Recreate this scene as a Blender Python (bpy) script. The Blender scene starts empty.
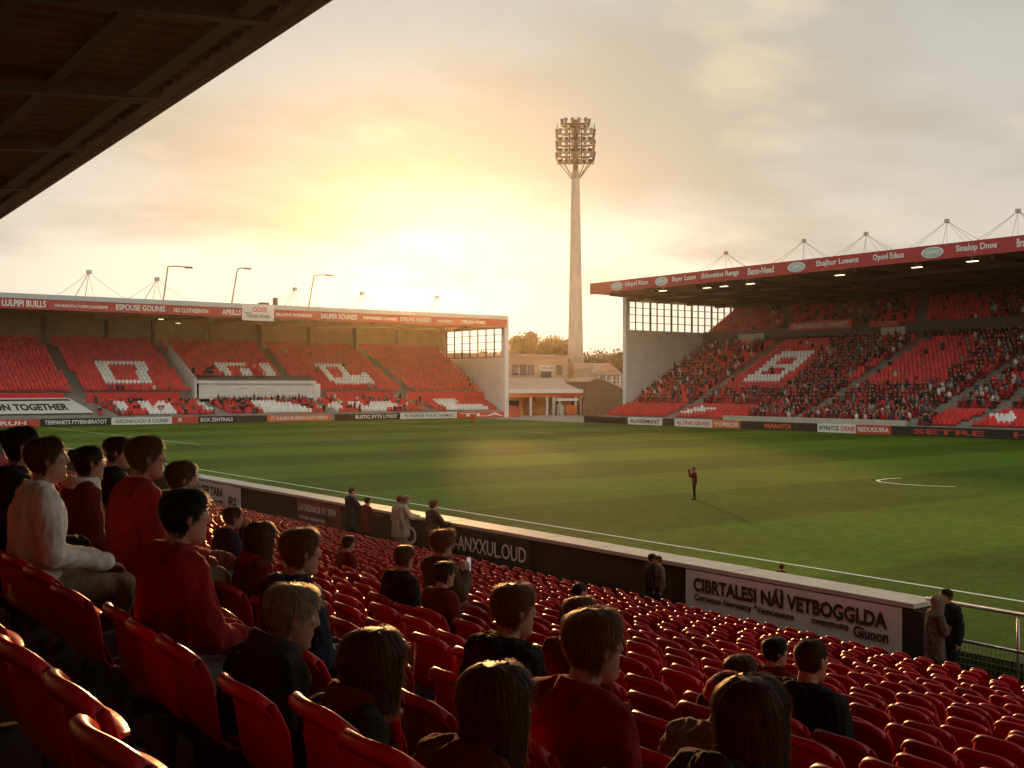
import bpy, bmesh, math, random
from mathutils import Vector, Matrix, noise
random.seed(7)
C = bpy.context.scene.collection
SC = bpy.context.scene
PI = math.pi
# ---------------------------------------------------------------- camera frame: touchline along +Y, far side stand at +X
F = 1122.0; EYE = 5.2
AX = (math.sin(math.radians(36.56)), math.cos(math.radians(36.56)))
RX = (AX[1], -AX[0])
def ray(px, py):
    u = (px-512)/F; v = (386-py)/F
    return Vector((AX[0]+RX[0]*u, AX[1]+RX[1]*u, v))
def on(px, py, p0, n):
    d = ray(px, py); n = Vector(n); e = Vector((0, 0, EYE))
    return e + d*((Vector(p0)-e).dot(n)/d.dot(n))
def onX(px, py, X): return on(px, py, (X, 0, 0), (1, 0, 0))
def onY(px, py, Y): return on(px, py, (0, Y, 0), (0, 1, 0))
def onZ(px, py, Z): return on(px, py, (0, 0, Z), (0, 0, 1))
def proj(P):
    d = P[0]*AX[0]+P[1]*AX[1]; l = P[0]*RX[0]+P[1]*RX[1]
    return (512+F*l/d, 386-F*(P[2]-EYE)/d) if d > .1 else (-9999, -9999)
def inpoly(x, y, poly):
    c = False; j = len(poly)-1
    for i in range(len(poly)):
        xi, yi = poly[i]; xj, yj = poly[j]
        if (yi > y) != (yj > y) and x < (xj-xi)*(y-yi)/(yj-yi)+xi: c = not c
        j = i
    return c
# ---------------------------------------------------------------- materials
def mat(name, col, rough=.6, metal=0., spec=.5, var=.12, vscale=3., bump=0., bscale=40., trans=0., sheen=0., island=0., stretch=None, sss=0., objrand=0.):
    m = bpy.data.materials.new(name); m.use_nodes = True
    nt = m.node_tree; N = nt.nodes; L = nt.links
    b = N['Principled BSDF']
    b.inputs['Roughness'].default_value = rough; b.inputs['Metallic'].default_value = metal
    b.inputs['Specular IOR Level'].default_value = spec
    if sheen: b.inputs['Sheen Weight'].default_value = sheen
    if sss:
        b.inputs['Subsurface Weight'].default_value = sss; b.inputs['Subsurface Radius'].default_value = (.012, .005, .003)
        b.inputs['Subsurface Scale'].default_value = 1.
    tc = N.new('ShaderNodeTexCoord'); src = tc.outputs['Object']
    if stretch:
        mp = N.new('ShaderNodeMapping'); mp.inputs['Scale'].default_value = stretch; L.new(src, mp.inputs['Vector']); src = mp.outputs['Vector']
    no = N.new('ShaderNodeTexNoise'); no.inputs['Scale'].default_value = vscale; no.inputs['Detail'].default_value = 5; no.inputs['Roughness'].default_value = .62
    L.new(src, no.inputs['Vector'])
    mr = N.new('ShaderNodeMapRange'); mr.inputs['From Min'].default_value = .3; mr.inputs['From Max'].default_value = .7
    mr.inputs['To Min'].default_value = 1-var; mr.inputs['To Max'].default_value = 1+var
    L.new(no.outputs['Fac'], mr.inputs['Value'])
    val = mr.outputs['Result']
    if island:
        ge = N.new('ShaderNodeNewGeometry'); m2 = N.new('ShaderNodeMapRange'); m2.inputs['To Min'].default_value = 1-island; m2.inputs['To Max'].default_value = 1+island
        L.new(ge.outputs['Random Per Island'], m2.inputs['Value'])
        mu = N.new('ShaderNodeMath'); mu.operation = 'MULTIPLY'; L.new(val, mu.inputs[0]); L.new(m2.outputs['Result'], mu.inputs[1]); val = mu.outputs[0]
    if objrand:
        oi = N.new('ShaderNodeObjectInfo'); m3 = N.new('ShaderNodeMapRange'); m3.inputs['To Min'].default_value = 1-objrand; m3.inputs['To Max'].default_value = 1+objrand
        L.new(oi.outputs['Random'], m3.inputs['Value']); mu = N.new('ShaderNodeMath'); mu.operation = 'MULTIPLY'; L.new(val, mu.inputs[0]); L.new(m3.outputs['Result'], mu.inputs[1]); val = mu.outputs[0]
    vm = N.new('ShaderNodeVectorMath'); vm.operation = 'SCALE'; vm.inputs[0].default_value = col[:3]; L.new(val, vm.inputs['Scale'])
    L.new(vm.outputs['Vector'], b.inputs['Base Color'])
    rr = N.new('ShaderNodeMapRange'); rr.inputs['To Min'].default_value = max(.05, rough-.1); rr.inputs['To Max'].default_value = min(1, rough+.1)
    L.new(no.outputs['Fac'], rr.inputs['Value']); L.new(rr.outputs['Result'], b.inputs['Roughness'])
    if bump:
        n2 = N.new('ShaderNodeTexNoise'); n2.inputs['Scale'].default_value = bscale; n2.inputs['Detail'].default_value = 4; L.new(src, n2.inputs['Vector'])
        bp = N.new('ShaderNodeBump'); bp.inputs['Strength'].default_value = bump; bp.inputs['Distance'].default_value = .02
        L.new(n2.outputs['Fac'], bp.inputs['Height']); L.new(bp.outputs['Normal'], b.inputs['Normal'])
    if trans:
        tr = N.new('ShaderNodeBsdfTranslucent'); L.new(vm.outputs['Vector'], tr.inputs['Color'])
        mx = N.new('ShaderNodeMixShader'); mx.inputs['Fac'].default_value = trans
        L.new(b.outputs['BSDF'], mx.inputs[1]); L.new(tr.outputs['BSDF'], mx.inputs[2])
        L.new(mx.outputs['Shader'], N['Material Output'].inputs['Surface'])
    return m
def emit(name, col, s):
    m = bpy.data.materials.new(name); m.use_nodes = True; b = m.node_tree.nodes['Principled BSDF']
    b.inputs['Base Color'].default_value = (.8, .8, .8, 1); b.inputs['Emission Color'].default_value = (*col, 1); b.inputs['Emission Strength'].default_value = s
    return m
M = dict(
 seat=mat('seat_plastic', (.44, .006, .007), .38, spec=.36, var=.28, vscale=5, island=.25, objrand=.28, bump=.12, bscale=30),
 seatfar=mat('seat_plastic_far', (.66, .022, .024), .5, var=.12, vscale=.5, island=.25),  # far stand seats, a brighter red than the near ones
 seatwhite=mat('seat_plastic_white', (.85, .83, .8), .5, var=.06, island=.1),
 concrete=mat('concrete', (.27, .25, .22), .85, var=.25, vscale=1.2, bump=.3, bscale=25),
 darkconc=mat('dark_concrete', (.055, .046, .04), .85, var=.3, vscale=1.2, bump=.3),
 paleconc=mat('pale_concrete', (.50, .46, .39), .55, var=.16, vscale=1.6, bump=.2, bscale=14),
 coping=mat('painted_coping', (.55, .50, .42), .56, var=.14, vscale=1.3, bump=.25, bscale=9),
 whitewall=mat('white_cladding', (.74, .72, .68), .6, var=.08, vscale=.6),
 steel=mat('galvanised_steel', (.42, .42, .42), .35, metal=.9, var=.1),
 chrome=mat('polished_rail', (.7, .7, .72), .2, metal=1., var=.05),
 post=mat('white_steel', (.75, .74, .72), .45, var=.05),
 darksteel=mat('dark_painted_steel', (.06, .045, .04), .5, var=.25),
 roofpanel=mat('brown_roof_sheet', (.13, .062, .03), .6, var=.3, vscale=.8),
 roofbeam=mat('brown_roof_beam', (.05, .024, .013), .5, var=.3),
 roofgrey=mat('grey_roof_edge', (.5, .54, .55), .45, var=.08),
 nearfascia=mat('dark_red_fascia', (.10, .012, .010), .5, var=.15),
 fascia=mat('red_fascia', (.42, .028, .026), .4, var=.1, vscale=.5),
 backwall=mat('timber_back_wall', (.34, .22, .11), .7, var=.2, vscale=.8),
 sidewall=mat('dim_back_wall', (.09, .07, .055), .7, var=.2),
 white=mat('white_paint', (.8, .8, .78), .5, var=.04),
 black=mat('black_paint', (.016, .014, .013), .6, var=.2),
 ink=mat('dark_ink', (.04, .025, .03), .6, var=.15),
 maroon=mat('maroon_wall', (.030, .010, .008), .8, var=.3, vscale=1.5),
 redboard=mat('red_board', (.55, .05, .03), .4, var=.08),
 orange=mat('orange_board', (.75, .15, .03), .4, var=.08),
 boardw=mat('white_board', (.80, .76, .74), .5, var=.07, vscale=1.5),
 greenink=mat('green_ink', (.08, .22, .10), .5, var=.1),
 blueink=mat('blue_emblem', (.42, .52, .56), .5, var=.15, vscale=20),
 line=mat('white_line', (.78, .80, .7), .8, var=.12, vscale=3),
 brick=mat('tan_brick', (.56, .38, .25), .8, var=.15, vscale=2, bump=.3, bscale=20),
 tileroof=mat('clay_roof', (.52, .31, .21), .6, var=.22, vscale=2),
 plank=mat('weathered_planks', (.17, .105, .06), .8, var=.5, vscale=3, stretch=(3, 3, .2)),
 tower=mat('tower_concrete', (.56, .50, .42), .75, var=.18, vscale=1., stretch=(1, 1, .3), bump=.15, bscale=10),
 rust=mat('weathered_steel', (.16, .10, .07), .55, metal=.3, var=.3),
 glassl=mat('lamp_glass', (.32, .30, .27), .15, var=.05, spec=.8),
 bark=mat('bark', (.10, .07, .045), .9, var=.3, bump=.4),
 leaf=mat('leaves', (.13, .105, .03), .6, var=.3, vscale=.7, trans=.4, island=.35),
 leaf2=mat('leaves_dark', (.085, .085, .03), .6, var=.3, vscale=.7, trans=.35, island=.35),
 lamp=emit('lit_lamp', (1, .82, .52), 1.6),
 dglass=mat('dark_window', (.05, .05, .05), .15, spec=.7, var=.1),
)
def grass():
    m = bpy.data.materials.new('pitch_grass'); m.use_nodes = True; nt = m.node_tree; N = nt.nodes; L = nt.links
    b = N['Principled BSDF']; tc = N.new('ShaderNodeTexCoord'); sx = N.new('ShaderNodeSeparateXYZ'); L.new(tc.outputs['Object'], sx.inputs[0])
    def math_(op, a, bb=None):
        n = N.new('ShaderNodeMath'); n.operation = op
        for i, v in enumerate((a, bb)):
            if v is None: continue
            if isinstance(v, (int, float)): n.inputs[i].default_value = v
            else: L.new(v, n.inputs[i])
        return n.outputs[0]
    def nz(scale, detail=4, r=.6):
        n = N.new('ShaderNodeTexNoise'); n.inputs['Scale'].default_value = scale; n.inputs['Detail'].default_value = detail; n.inputs['Roughness'].default_value = r
        L.new(tc.outputs['Object'], n.inputs['Vector']); return n.outputs['Fac']
    wob = math_('MULTIPLY', math_('SUBTRACT', nz(.35), .5), .7)
    s = math_('SINE', math_('MULTIPLY', math_('ADD', sx.outputs['Y'], wob), 2*PI/19.4))
    st = N.new('ShaderNodeMapRange'); st.inputs['From Min'].default_value = -.12; st.inputs['From Max'].default_value = .12; st.inputs['To Min'].default_value = .84; st.inputs['To Max'].default_value = 1.2
    L.new(s, st.inputs['Value'])
    def rng(v, lo, hi, a=.3, c=.7):
        n = N.new('ShaderNodeMapRange'); n.inputs['From Min'].default_value = a; n.inputs['From Max'].default_value = c; n.inputs['To Min'].default_value = lo; n.inputs['To Max'].default_value = hi
        L.new(v, n.inputs['Value']); return n.outputs['Result']
    k = math_('MULTIPLY', st.outputs['Result'], rng(nz(.09, 5), .78, 1.22))
    k = math_('MULTIPLY', k, rng(nz(1.6, 6, .7), .72, 1.28))
    k = math_('MULTIPLY', k, rng(nz(14, 3), .6, 1.4))
    mx = N.new('ShaderNodeMix'); mx.data_type = 'RGBA'; mx.inputs['A'].default_value = (.062, .128, .010, 1); mx.inputs['B'].default_value = (.092, .122, .012, 1)
    L.new(rng(nz(.25, 5, .7), 0, 1, .35, .7), mx.inputs['Factor'])
    vm = N.new('ShaderNodeVectorMath'); vm.operation = 'SCALE'; L.new(mx.outputs['Result'], vm.inputs[0]); L.new(k, vm.inputs['Scale'])
    L.new(vm.outputs['Vector'], b.inputs['Base Color']); b.inputs['Roughness'].default_value = .75; b.inputs['Specular IOR Level'].default_value = .04
    b.inputs['Sheen Weight'].default_value = .0; b.inputs['Sheen Tint'].default_value = (.6, .8, .3, 1)
    bp = N.new('ShaderNodeBump'); bp.inputs['Strength'].default_value = .5; bp.inputs['Distance'].default_value = .03; L.new(nz(9, 5, .75), bp.inputs['Height']); L.new(bp.outputs['Normal'], b.inputs['Normal'])
    return m
M['grass'] = grass()
def attrmat(name, rough=.8):
    m = bpy.data.materials.new(name); m.use_nodes = True; N = m.node_tree.nodes
    a = N.new('ShaderNodeAttribute'); a.attribute_name = 'Col'
    m.node_tree.links.new(a.outputs['Color'], N['Principled BSDF'].inputs['Base Color']); N['Principled BSDF'].inputs['Roughness'].default_value = rough
    return m
M['crowd'] = attrmat('crowd_clothes')
# ---------------------------------------------------------------- mesh builder and object helpers
class MB:
    def __init__(s): s.v = []; s.f = []; s.m = []; s.c = None
    def add(s, vs, fs, mi=0):
        o = len(s.v); s.v += [tuple(p) for p in vs]
        for f in fs: s.f.append([o+i for i in f]); s.m.append(mi)
        return s
    def box(s, x0, x1, y0, y1, z0, z1, mi=0):
        vs = [(x, y, z) for z in (z0, z1) for y in (y0, y1) for x in (x0, x1)]
        return s.add(vs, [(0, 2, 3, 1), (4, 5, 7, 6), (0, 1, 5, 4), (2, 6, 7, 3), (0, 4, 6, 2), (1, 3, 7, 5)], mi)
    def prism(s, poly, axis, a, b, mi=0):      # poly of 2-D points extruded along axis ('x','y','z') from a to b
        def P(p, t): return {'x': (t, p[0], p[1]), 'y': (p[0], t, p[1]), 'z': (p[0], p[1], t)}[axis]
        n = len(poly); vs = [P(p, a) for p in poly]+[P(p, b) for p in poly]
        fs = [tuple(range(n))[::-1], tuple(range(n, 2*n))]+[(i, (i+1) % n, n+(i+1) % n, n+i) for i in range(n)]
        return s.add(vs, fs, mi)
    def tube(s, pts, r, n=8, mi=0, cap=True):
        pts = [Vector(p) for p in pts]; rs = r if isinstance(r, (list, tuple)) else [r]*len(pts); rings = []
        for i, p in enumerate(pts):
            d = (pts[min(i+1, len(pts)-1)]-pts[max(i-1, 0)]).normalized()
            a = d.cross(Vector((0, 0, 1)) if abs(d.z) < .95 else Vector((1, 0, 0))).normalized(); b = d.cross(a)
            rings.append([p+(a*math.cos(2*PI*k/n)+b*math.sin(2*PI*k/n))*rs[i] for k in range(n)])
        vs = [q for rg in rings for q in rg]; fs = []
        for i in range(len(pts)-1):
            for k in range(n): fs.append((i*n+k, i*n+(k+1) % n, (i+1)*n+(k+1) % n, (i+1)*n+k))
        if cap: fs += [tuple(range(n))[::-1], tuple(range((len(pts)-1)*n, len(pts)*n))]
        return s.add(vs, fs, mi)
    def rings(s, rings, mi=0, cap=True):       # loft equal-length closed rings
        n = len(rings[0]); vs = [q for rg in rings for q in rg]; fs = []
        for i in range(len(rings)-1):
            for k in range(n): fs.append((i*n+k, i*n+(k+1) % n, (i+1)*n+(k+1) % n, (i+1)*n+k))
        if cap: fs += [tuple(range(n))[::-1], tuple(range((len(rings)-1)*n, len(rings)*n))]
        return s.add(vs, fs, mi)
    def mesh(s, name, mats, smooth=False):
        me = bpy.data.meshes.new(name); me.from_pydata(s.v, [], s.f)
        for m in (mats if isinstance(mats, (list, tuple)) else [mats]): me.materials.append(m)
        if any(s.m): me.polygons.foreach_set('material_index', s.m)
        if smooth: me.polygons.foreach_set('use_smooth', [True]*len(me.polygons))
        me.update(); return me
    def build(s, name, mats, parent=None, smooth=False, loc=(0, 0, 0)):
        return obj(name, s.mesh(name, mats, smooth), parent, loc)
def obj(name, data, parent=None, loc=(0, 0, 0)):
    o = bpy.data.objects.new(name, data); C.objects.link(o); o.location = loc
    if parent is not None: o.parent = parent
    return o
def tag(o, label=None, cat=None, group=None, kind=None):
    if label: o['label'] = label
    if cat: o['category'] = cat
    if group: o['group'] = group
    if kind: o['kind'] = kind
    return o
def empty(name, loc, label, cat, group=None, rz=0):
    o = bpy.data.objects.new(name, None); C.objects.link(o); o.location = loc; o.rotation_euler.z = rz; o.empty_display_size = .2
    return tag(o, label, cat, group)
def text(s, mats, parent, o, right, up, w, h, depth=.012, bold=.03, name='lettering', lines=None):
    """lettering as a mesh: bottom left corner at o, stretched to w by h"""
    cu = bpy.data.curves.new('t', 'FONT'); cu.body = s; cu.extrude = .02; cu.offset = bold*.35; cu.resolution_u = 3
    t = bpy.data.objects.new('t', cu); C.objects.link(t); dg = bpy.context.evaluated_depsgraph_get(); dg.update()
    me = bpy.data.meshes.new_from_object(t.evaluated_get(dg), depsgraph=dg); bpy.data.objects.remove(t); bpy.data.curves.remove(cu)
    xs = [v.co.x for v in me.vertices]; ys = [v.co.y for v in me.vertices]; x0, x1, y0, y1 = min(xs), max(xs), min(ys), max(ys)
    right = Vector(right); up = Vector(up); n = right.cross(up); o = Vector(o)
    for v in me.vertices:
        p = o+right*((v.co.x-x0)/(x1-x0)*w)+up*((v.co.y-y0)/(y1-y0)*h)+n*(depth*(v.co.z/.02*.5+.5)+.004)
        v.co = p
    me.name = name; me.materials.clear(); me.materials.append(mats)
    return obj(name, me, parent)
def rebase(root, loc):
    """move a thing's Empty to its base and keep its parts where they are"""
    loc = Vector(loc); root.location = loc
    for ch in root.children: ch.location = Vector(ch.location)-loc
    return root
def rebase_fast(root, kids, loc):
    loc = Vector(loc); root.location = loc
    for ch in kids: ch.location = Vector(ch.location)-loc
# ---------------------------------------------------------------- ground, pitch, markings
def struct(name, mb, m, smooth=False): return tag(mb.build(name, m, None, smooth), kind='structure')
struct('ground', MB().box(-1500, 2500, -1500, 2800, -1.2, -.9), M['darkconc'])
struct('pitch', MB().box(20.2, 103.6, -60, 151.6, -.4, 0), M['grass'])
struct('pavement', MB().box(103.7, 240, -60, 330, -.5, -.06).box(-40, 103.6, 151.7, 330, -.5, -.06), M['concrete'])
def line(pts, w=.14, z=.008, name='touchline'):
    mb = MB(); pts = [Vector((p[0], p[1], z)) for p in pts]; n = len(pts); L = []; R = []
    for i, p in enumerate(pts):
        d = (pts[min(i+1, n-1)]-pts[max(i-1, 0)]).normalized(); s = Vector((-d.y, d.x, 0))*w/2; L.append(p+s); R.append(p-s)
    mb.add(L+R, [(n+i, n+i+1, i+1, i) for i in range(n-1)]); return struct(name, mb, M['line'])
line([(26, -60), (26, 147.4)])
line([(77, 147.4), (77, 96), (37, 96), (37, 147.4)], name='penalty_area_line', z=.008)
line([(26, 147.4), (99, 147.4)], name='goal_line', z=.012)
line([onZ(x, y, 0) for x, y in ((901, 478), (887, 478.8), (877, 480.2), (880, 482), (900, 484.2), (928, 486), (956, 486.8))], .2, name='arc_marking')
line([onZ(x, y, 0) for x, y in ((625, 434.3), (662, 434))], .25, name='short_marking')
# ---------------------------------------------------------------- far end stand (behind the goal line)
def U(Y): return 4.3+.565*(Y-158)
end = empty('end_stand', (0, 0, 0), 'red stand behind the far goal with white letters D G I L in its seats', 'grandstand')
X0, X1 = 8., 111.3
mb = MB()
mb.prism([(152.6, -.06), (152.6, .95), (157.7, 2.9), (157.7, -.06)], 'x', X0, X1)
mb.prism([(158, -.06), (158, 3.35), (172.2, 11.4), (172.2, -.06)], 'x', X0, X1)
mb.build('terrace', M['concrete'], end)
for a, b in ((X0, 41.7), (44.6, 57.6), (81., 93.), (95.6, X1-.3)):
    MB().box(a, b, 157.72, 157.96, 2.9, 4.25).build('parapet', M['seatfar'], end)
bw = MB().box(X0, X1, 172.3, 172.6, 0, 16.05)
for z in (12.9, 13.7, 14.5): bw.box(X0, X1, 172.22, 172.298, z, z+.07)
bw.build('back_wall', M['backwall'], end)
for x in (27, 42.6, 51.5, 58.6, 67.5, 76.2, 85, 93.6, 102): MB().box(x-.25, x+.25, 171.75, 172.2, 10.5, 15.2).build('column', M['roofbeam'], end)
MB().prism([(152.2, 15.1), (173, 15.9), (173, 16.3), (152.2, 16.5)], 'x', X0, X1).build('roof', M['roofpanel'], end)
for x in range(14, 112, 9): MB().prism([(152.6, 14.75), (172.2, 15.2), (172.2, 15.85), (152.6, 15.08)], 'x', x-.15, x+.15).build('rafter', M['roofbeam'], end)
efa = MB().box(X0, X1+.4, 151.9, 152.18, 15.05, 16.35).build('fascia', M['fascia'], end)
MB().box(X0, X1+.5, 151.8, 152.6, 16.36, 17.0).build('gutter', M['roofgrey'], end)
MB().box(X1-.1, X1+.75, 152.0, 152.7, -.06, 16.36).build('corner_post', M['post'], end)
ew = MB().box(X1, X1+.3, 152.72, 172.6, -.06, 10.1); ew.box(X1, X1+.3, 152.72, 172.6, 15, 15.8)
ew.build('end_wall', M['whitewall'], end)
wf = MB()
for k in range(8):
    y = 152.8+k*2.45; wf.box(X1+.02, X1+.24, y, y+(.3 if k in (0, 7) else .14), 10.1, 15)
for z in (10.1, 11.4, 12.65, 13.85, 14.9): wf.box(X1+.05, X1+.2, 152.8, 170.1, z, z+.1)
wf.build('window_frame', M['darksteel'], end)
MB().box(X1, X1+.3, 170.2, 172.6, 10.1, 15).build('wall_panel', M['whitewall'], end)
# white entrance box rising out of the lower tier
bx = MB(); bx.box(60.6, 78.8, 158.0, 158.3, 2.4, 5.55); bx.box(60.2, 79.2, 157.7, 161.4, 5.56, 6.0)
bx.prism([(157.9, 2.5), (157.9, 6.3), (171.5, 12.6), (171.5, 11.7), (158.4, 2.5)], 'x', 59.9, 60.19)
bx.box(78.8, 79.9, 157.72, 161, 2.4, 5.55)
bx.build('entrance_box', M['whitewall'], end)
Xr, Zu = (1, 0, 0), (0, 0, 1)
def ftext_end(s, px0, px1, frac0=.25, frac1=.78, bold=.06):
    a = onY(px0, 300, 151.9).x; b = onY(px1, 300, 151.9).x
    text(s, M['white'], efa, (a, 151.88, 15.05+1.3*frac0), Xr, Zu, b-a, 1.3*(frac1-frac0), bold=bold)
for t in (('LULPIPI BUILLS', 2, 46, .2, .85), ('THE MANUFACTURERS LEADERSHIP', 54, 108, .3, .6), ('ESPOUSE GOUNIS', 116, 165, .25, .85), ('NO CLOTHESPATH', 174, 208, .25, .7), ('APRILLS', 222, 241, .2, .8),
          ('BILLIONS BUSINESSES', 276, 312, .3, .65), ('BALIPER ROUNDS', 321, 357, .2, .8), ('FORWARDEST LOUNGES', 363, 397, .3, .65), ('STIRLING INSURERS', 400, 431, .25, .75), ('PARTNERS', 437, 452, .3, .6), ('STERLING WORKS', 461, 485, .3, .7)):
    ftext_end(*t)
for x, y in ((178, 323), (161, 319)):
    p = onZ(x, y, 14.9); MB().box(p.x-.35, p.x+.35, p.y-.12, p.y+.12, p.z-.1, p.z).build('roof_lamp', M['lamp'], end)
def amast(px, pb, pt, Y, parent=None, h=None, spread=2.4):
    """triangular rod mast with stay cables on a roof"""
    t = onY(px, pt, Y)
    mb = MB(); b0 = 16.5
    mb.tube([(t.x-spread, Y, b0), t], .06, 6); mb.tube([(t.x+spread*.5, Y+1, b0), t], .045, 6); mb.tube([(t.x, Y+2.5, b0), t], .045, 6)
    o = mb.build('mast', M['steel'], parent)
    cb = MB()
    for k, sp in ((-1, 7), (1, 8)): cb.tube([t+Vector((k*sp*f, 0, -(t.z-b0)*(1-(1-f)**1.5))) for f in (0, .25, .5, .75, 1)], .03, 4)
    cb.build('cable', M['steel'], o); MB().box(t.x-.3, t.x+.3, t.y-.25, t.y+.25, t.z-.25, t.z+.25).build('mast_head', M['steel'], o)
for px, pt in ((89, 272), (157, 279), (295, 289), (362, 293), (437, 297)): amast(px, 0, pt, 160, end)
mb = MB(); a = onY(264, 303, 156); mb.box(a.x-.6, a.x+.6, 155.5, 157, 16.4, 17.6); mb.box(a.x+1.5, a.x+2.1, 155.7, 156.3, 16.4, 18.4); mb.build('roof_vent', M['darksteel'], end)
# banners
bn = MB(); a = onY(242, 315, 151.7).x; b = onY(274, 315, 151.7).x; bn.box(a, b, 151.66, 151.7, 14.6, 16.9)
bno = tag(bn.build('fascia_banner', M['boardw'], None), 'white banner with red and green lettering hung over the end stand fascia', 'banner')
text('ODEE', M['redboard'], bno, (a+1.6, 151.65, 15.85), Xr, Zu, 2.2, .7, bold=.08); text('TOGETHER STRONGER', M['ink'], bno, (a+.7, 151.65, 15.0), Xr, Zu, (b-a)-1.4, .45, bold=.05)
text('MAGNIFICENT STAND', M['greenink'], bno, (a+.4, 151.65, 15.55), Xr, Zu, 1.0, .25)
bl = MB(); bl.add([(24, 153.6, 1.75), (44.3, 153.6, 1.75), (42.2, 157.4, 3.6), (24, 157.4, 3.6), (24, 153.6, 1.62), (44.3, 153.6, 1.62), (42.2, 157.4, 3.47), (24, 157.4, 3.47)],
       [(0, 1, 2, 3), (7, 6, 5, 4), (0, 4, 5, 1), (1, 5, 6, 2), (2, 6, 7, 3), (3, 7, 4, 0)])
blo = tag(bl.build('cloth_banner', M['white'], None), 'wide white cloth banner with dark red writing spread over the lower seats', 'banner')
sl = Vector((0, 3.8, 1.85)).normalized()
for i in range(1): text('MARCHING ON TOGETHER', M['maroon'], blo, Vector((25, 154.1, 2.02)), Xr, sl, 16.4, 1.9, bold=.1)
MB().add([(24, 156.6, 3.24), (42.3, 156.6, 3.24), (42.0, 157.0, 3.44), (24, 157.0, 3.44)], [(0, 1, 2, 3)]).build('stripe', M['maroon'], blo)
# street lamps behind the end stand
def street_lamp(pb, pt, pl, Y, label):
    r = empty('street_lamp', onY(pb[0], 386, Y), label, 'street lamp', 'street lamps behind the end stand')
    b = Vector((r.location.x, Y, -.06)); t = onY(*pt, Y); l = onY(*pl, Y); r.location = b
    s = b+(t-b)*.42; s.x = onY(pb[0], pb[1], Y).x
    MB().tube([b-b, s-b, t-b], [.2, .17, .12], 8).build('pole', M['rust'], r)
    MB().tube([t-b, (t+l)/2-b+Vector((0, 0, .12)), l-b], .11, 6).build('arm', M['rust'], r)
    MB().box(l.x-b.x-.2, l.x-b.x+1.1, -.3, .3, l.z-b.z-.18, l.z-b.z+.12).build('lamp_head', M['darksteel'], r)
street_lamp((156, 298), (168, 266.5), (186, 267.2), 190, 'tallest bent street lamp, leftmost of the three above the end stand roof')
street_lamp((223, 302), (237.5, 269), (245, 268.3), 190, 'bent street lamp with the shortest arm, middle one above the end stand roof')
street_lamp((300, 306), (314, 276), (327, 275), 190, 'bent street lamp above the end stand roof nearest the setting sun')
# ---------------------------------------------------------------- far side stand
def Rk(X): return 2.7+.58*(X-109)
side = empty('side_stand', (0, 0, 0), 'tall cantilever roofed stand along the far touchline with crowded red seats', 'grandstand')
Y0, Y1 = 18., 119.2
mb = MB(); mb.prism([(104.4, -.06), (104.4, .95), (108.9, 2.5), (108.9, -.06)], 'y', Y0, Y1)
mb.prism([(109, -.06), (109, 2.6), (124.2, 11.3), (124.2, -.06)], 'y', Y0, Y1-.4)
mb.prism([(124.3, 12.1), (124.3, 12.9), (131, 17.1), (131, 12.1)], 'y', Y0, Y1-.4)
mb.build('terrace', M['concrete'], side)
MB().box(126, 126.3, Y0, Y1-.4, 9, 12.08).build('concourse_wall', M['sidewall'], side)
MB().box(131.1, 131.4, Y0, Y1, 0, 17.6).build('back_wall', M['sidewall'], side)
MB().box(124.0, 124.28, Y0, Y1-.4, 12.0, 13.3).build('upper_parapet', M['darksteel'], side)
for y in range(28, 119, 9): MB().box(124.4, 124.9, y-.3, y+.3, 11.2, 12.08).build('column', M['darksteel'], side)
for px0, px1 in ((738, 764), (881, 905)):
    a = onX(px0, 335, 123.9).y; b = onX(px1, 335, 123.9).y; MB().box(123.9, 123.98, b, a, 11.4, 12.7).build('pale_panel', M['paleconc'], side)
MB().prism([(102.4, 18.05), (132, 17.65), (132, 18.1), (102.4, 19.3)], 'y', Y0-2, Y1).build('roof', M['roofpanel'], side)
for y in range(20, 119, 8): MB().prism([(102.9, 17.6), (131, 16.9), (131, 17.6), (102.9, 18.0)], 'y', y-.2, y+.2).build('rafter', M['roofbeam'], side)
for x in (108, 114, 120, 126): MB().box(x-.12, x+.12, Y0, Y1-1, 17.3-(x-103)*.015, 17.75-(x-103)*.014).build('purlin', M['roofbeam'], side)
sfa = MB().box(102.1, 102.38, Y0-2, Y1+.2, 18.0, 19.5).build('fascia', M['fascia'], side)
MB().box(108.4, 109, Y1-.3, Y1+.35, -.06, 18.0).build('corner_post', M['post'], side)
ew = MB(); ew.box(109.02, 131.4, Y1-.25, Y1+.15, -.06, 13.15); ew.box(109.02, 131.4, Y1-.25, Y1+.15, 17.4, 17.75); ew.build('end_wall', M['whitewall'], side)
wf = MB()
for k in range(16):
    x = 109.05+k*1.42; wf.box(x, x+(.24 if k % 3 == 0 else .1), Y1-.15, Y1+.05, 13.15, 17.4)
for z in (13.15, 14.3, 15.4, 16.4, 17.3): wf.box(109.05, 131.4, Y1-.1, Y1+.02, z, z+.09)
wf.build('window_frame', M['darksteel'], side)
wl = MB(); wl.box(104.0, 104.38, onX(905, 420, 104).y, onX(723, 420, 104).y, .9, 1.55); wl.build('front_wall', M['paleconc'], side)
Ym = (0, -1, 0)
def ftext_side(s, px0, px1, f0=.25, f1=.8, bold=.07):
    a = onX(px0, 270, 102.1).y; b = onX(px1, 270, 102.1).y
    text(s, M['white'], sfa, (102.08, a, 18+1.5*f0), Ym, Zu, a-b, 1.5*(f1-f0), bold=bold)
for t in (('Aliqorl Riton', 625, 648), ('Bayer Losen', 672.5, 696), (':Educatios Rengs', 701, 739), ('Beno-Need', 748, 774), ('Shajhur Losenz', 816, 859), ('Oponl Edaus', 873, 904), ('Sinalop Dnos', 956, 997), ('Brad Bos', 1017, 1040)): ftext_side(*t)
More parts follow.
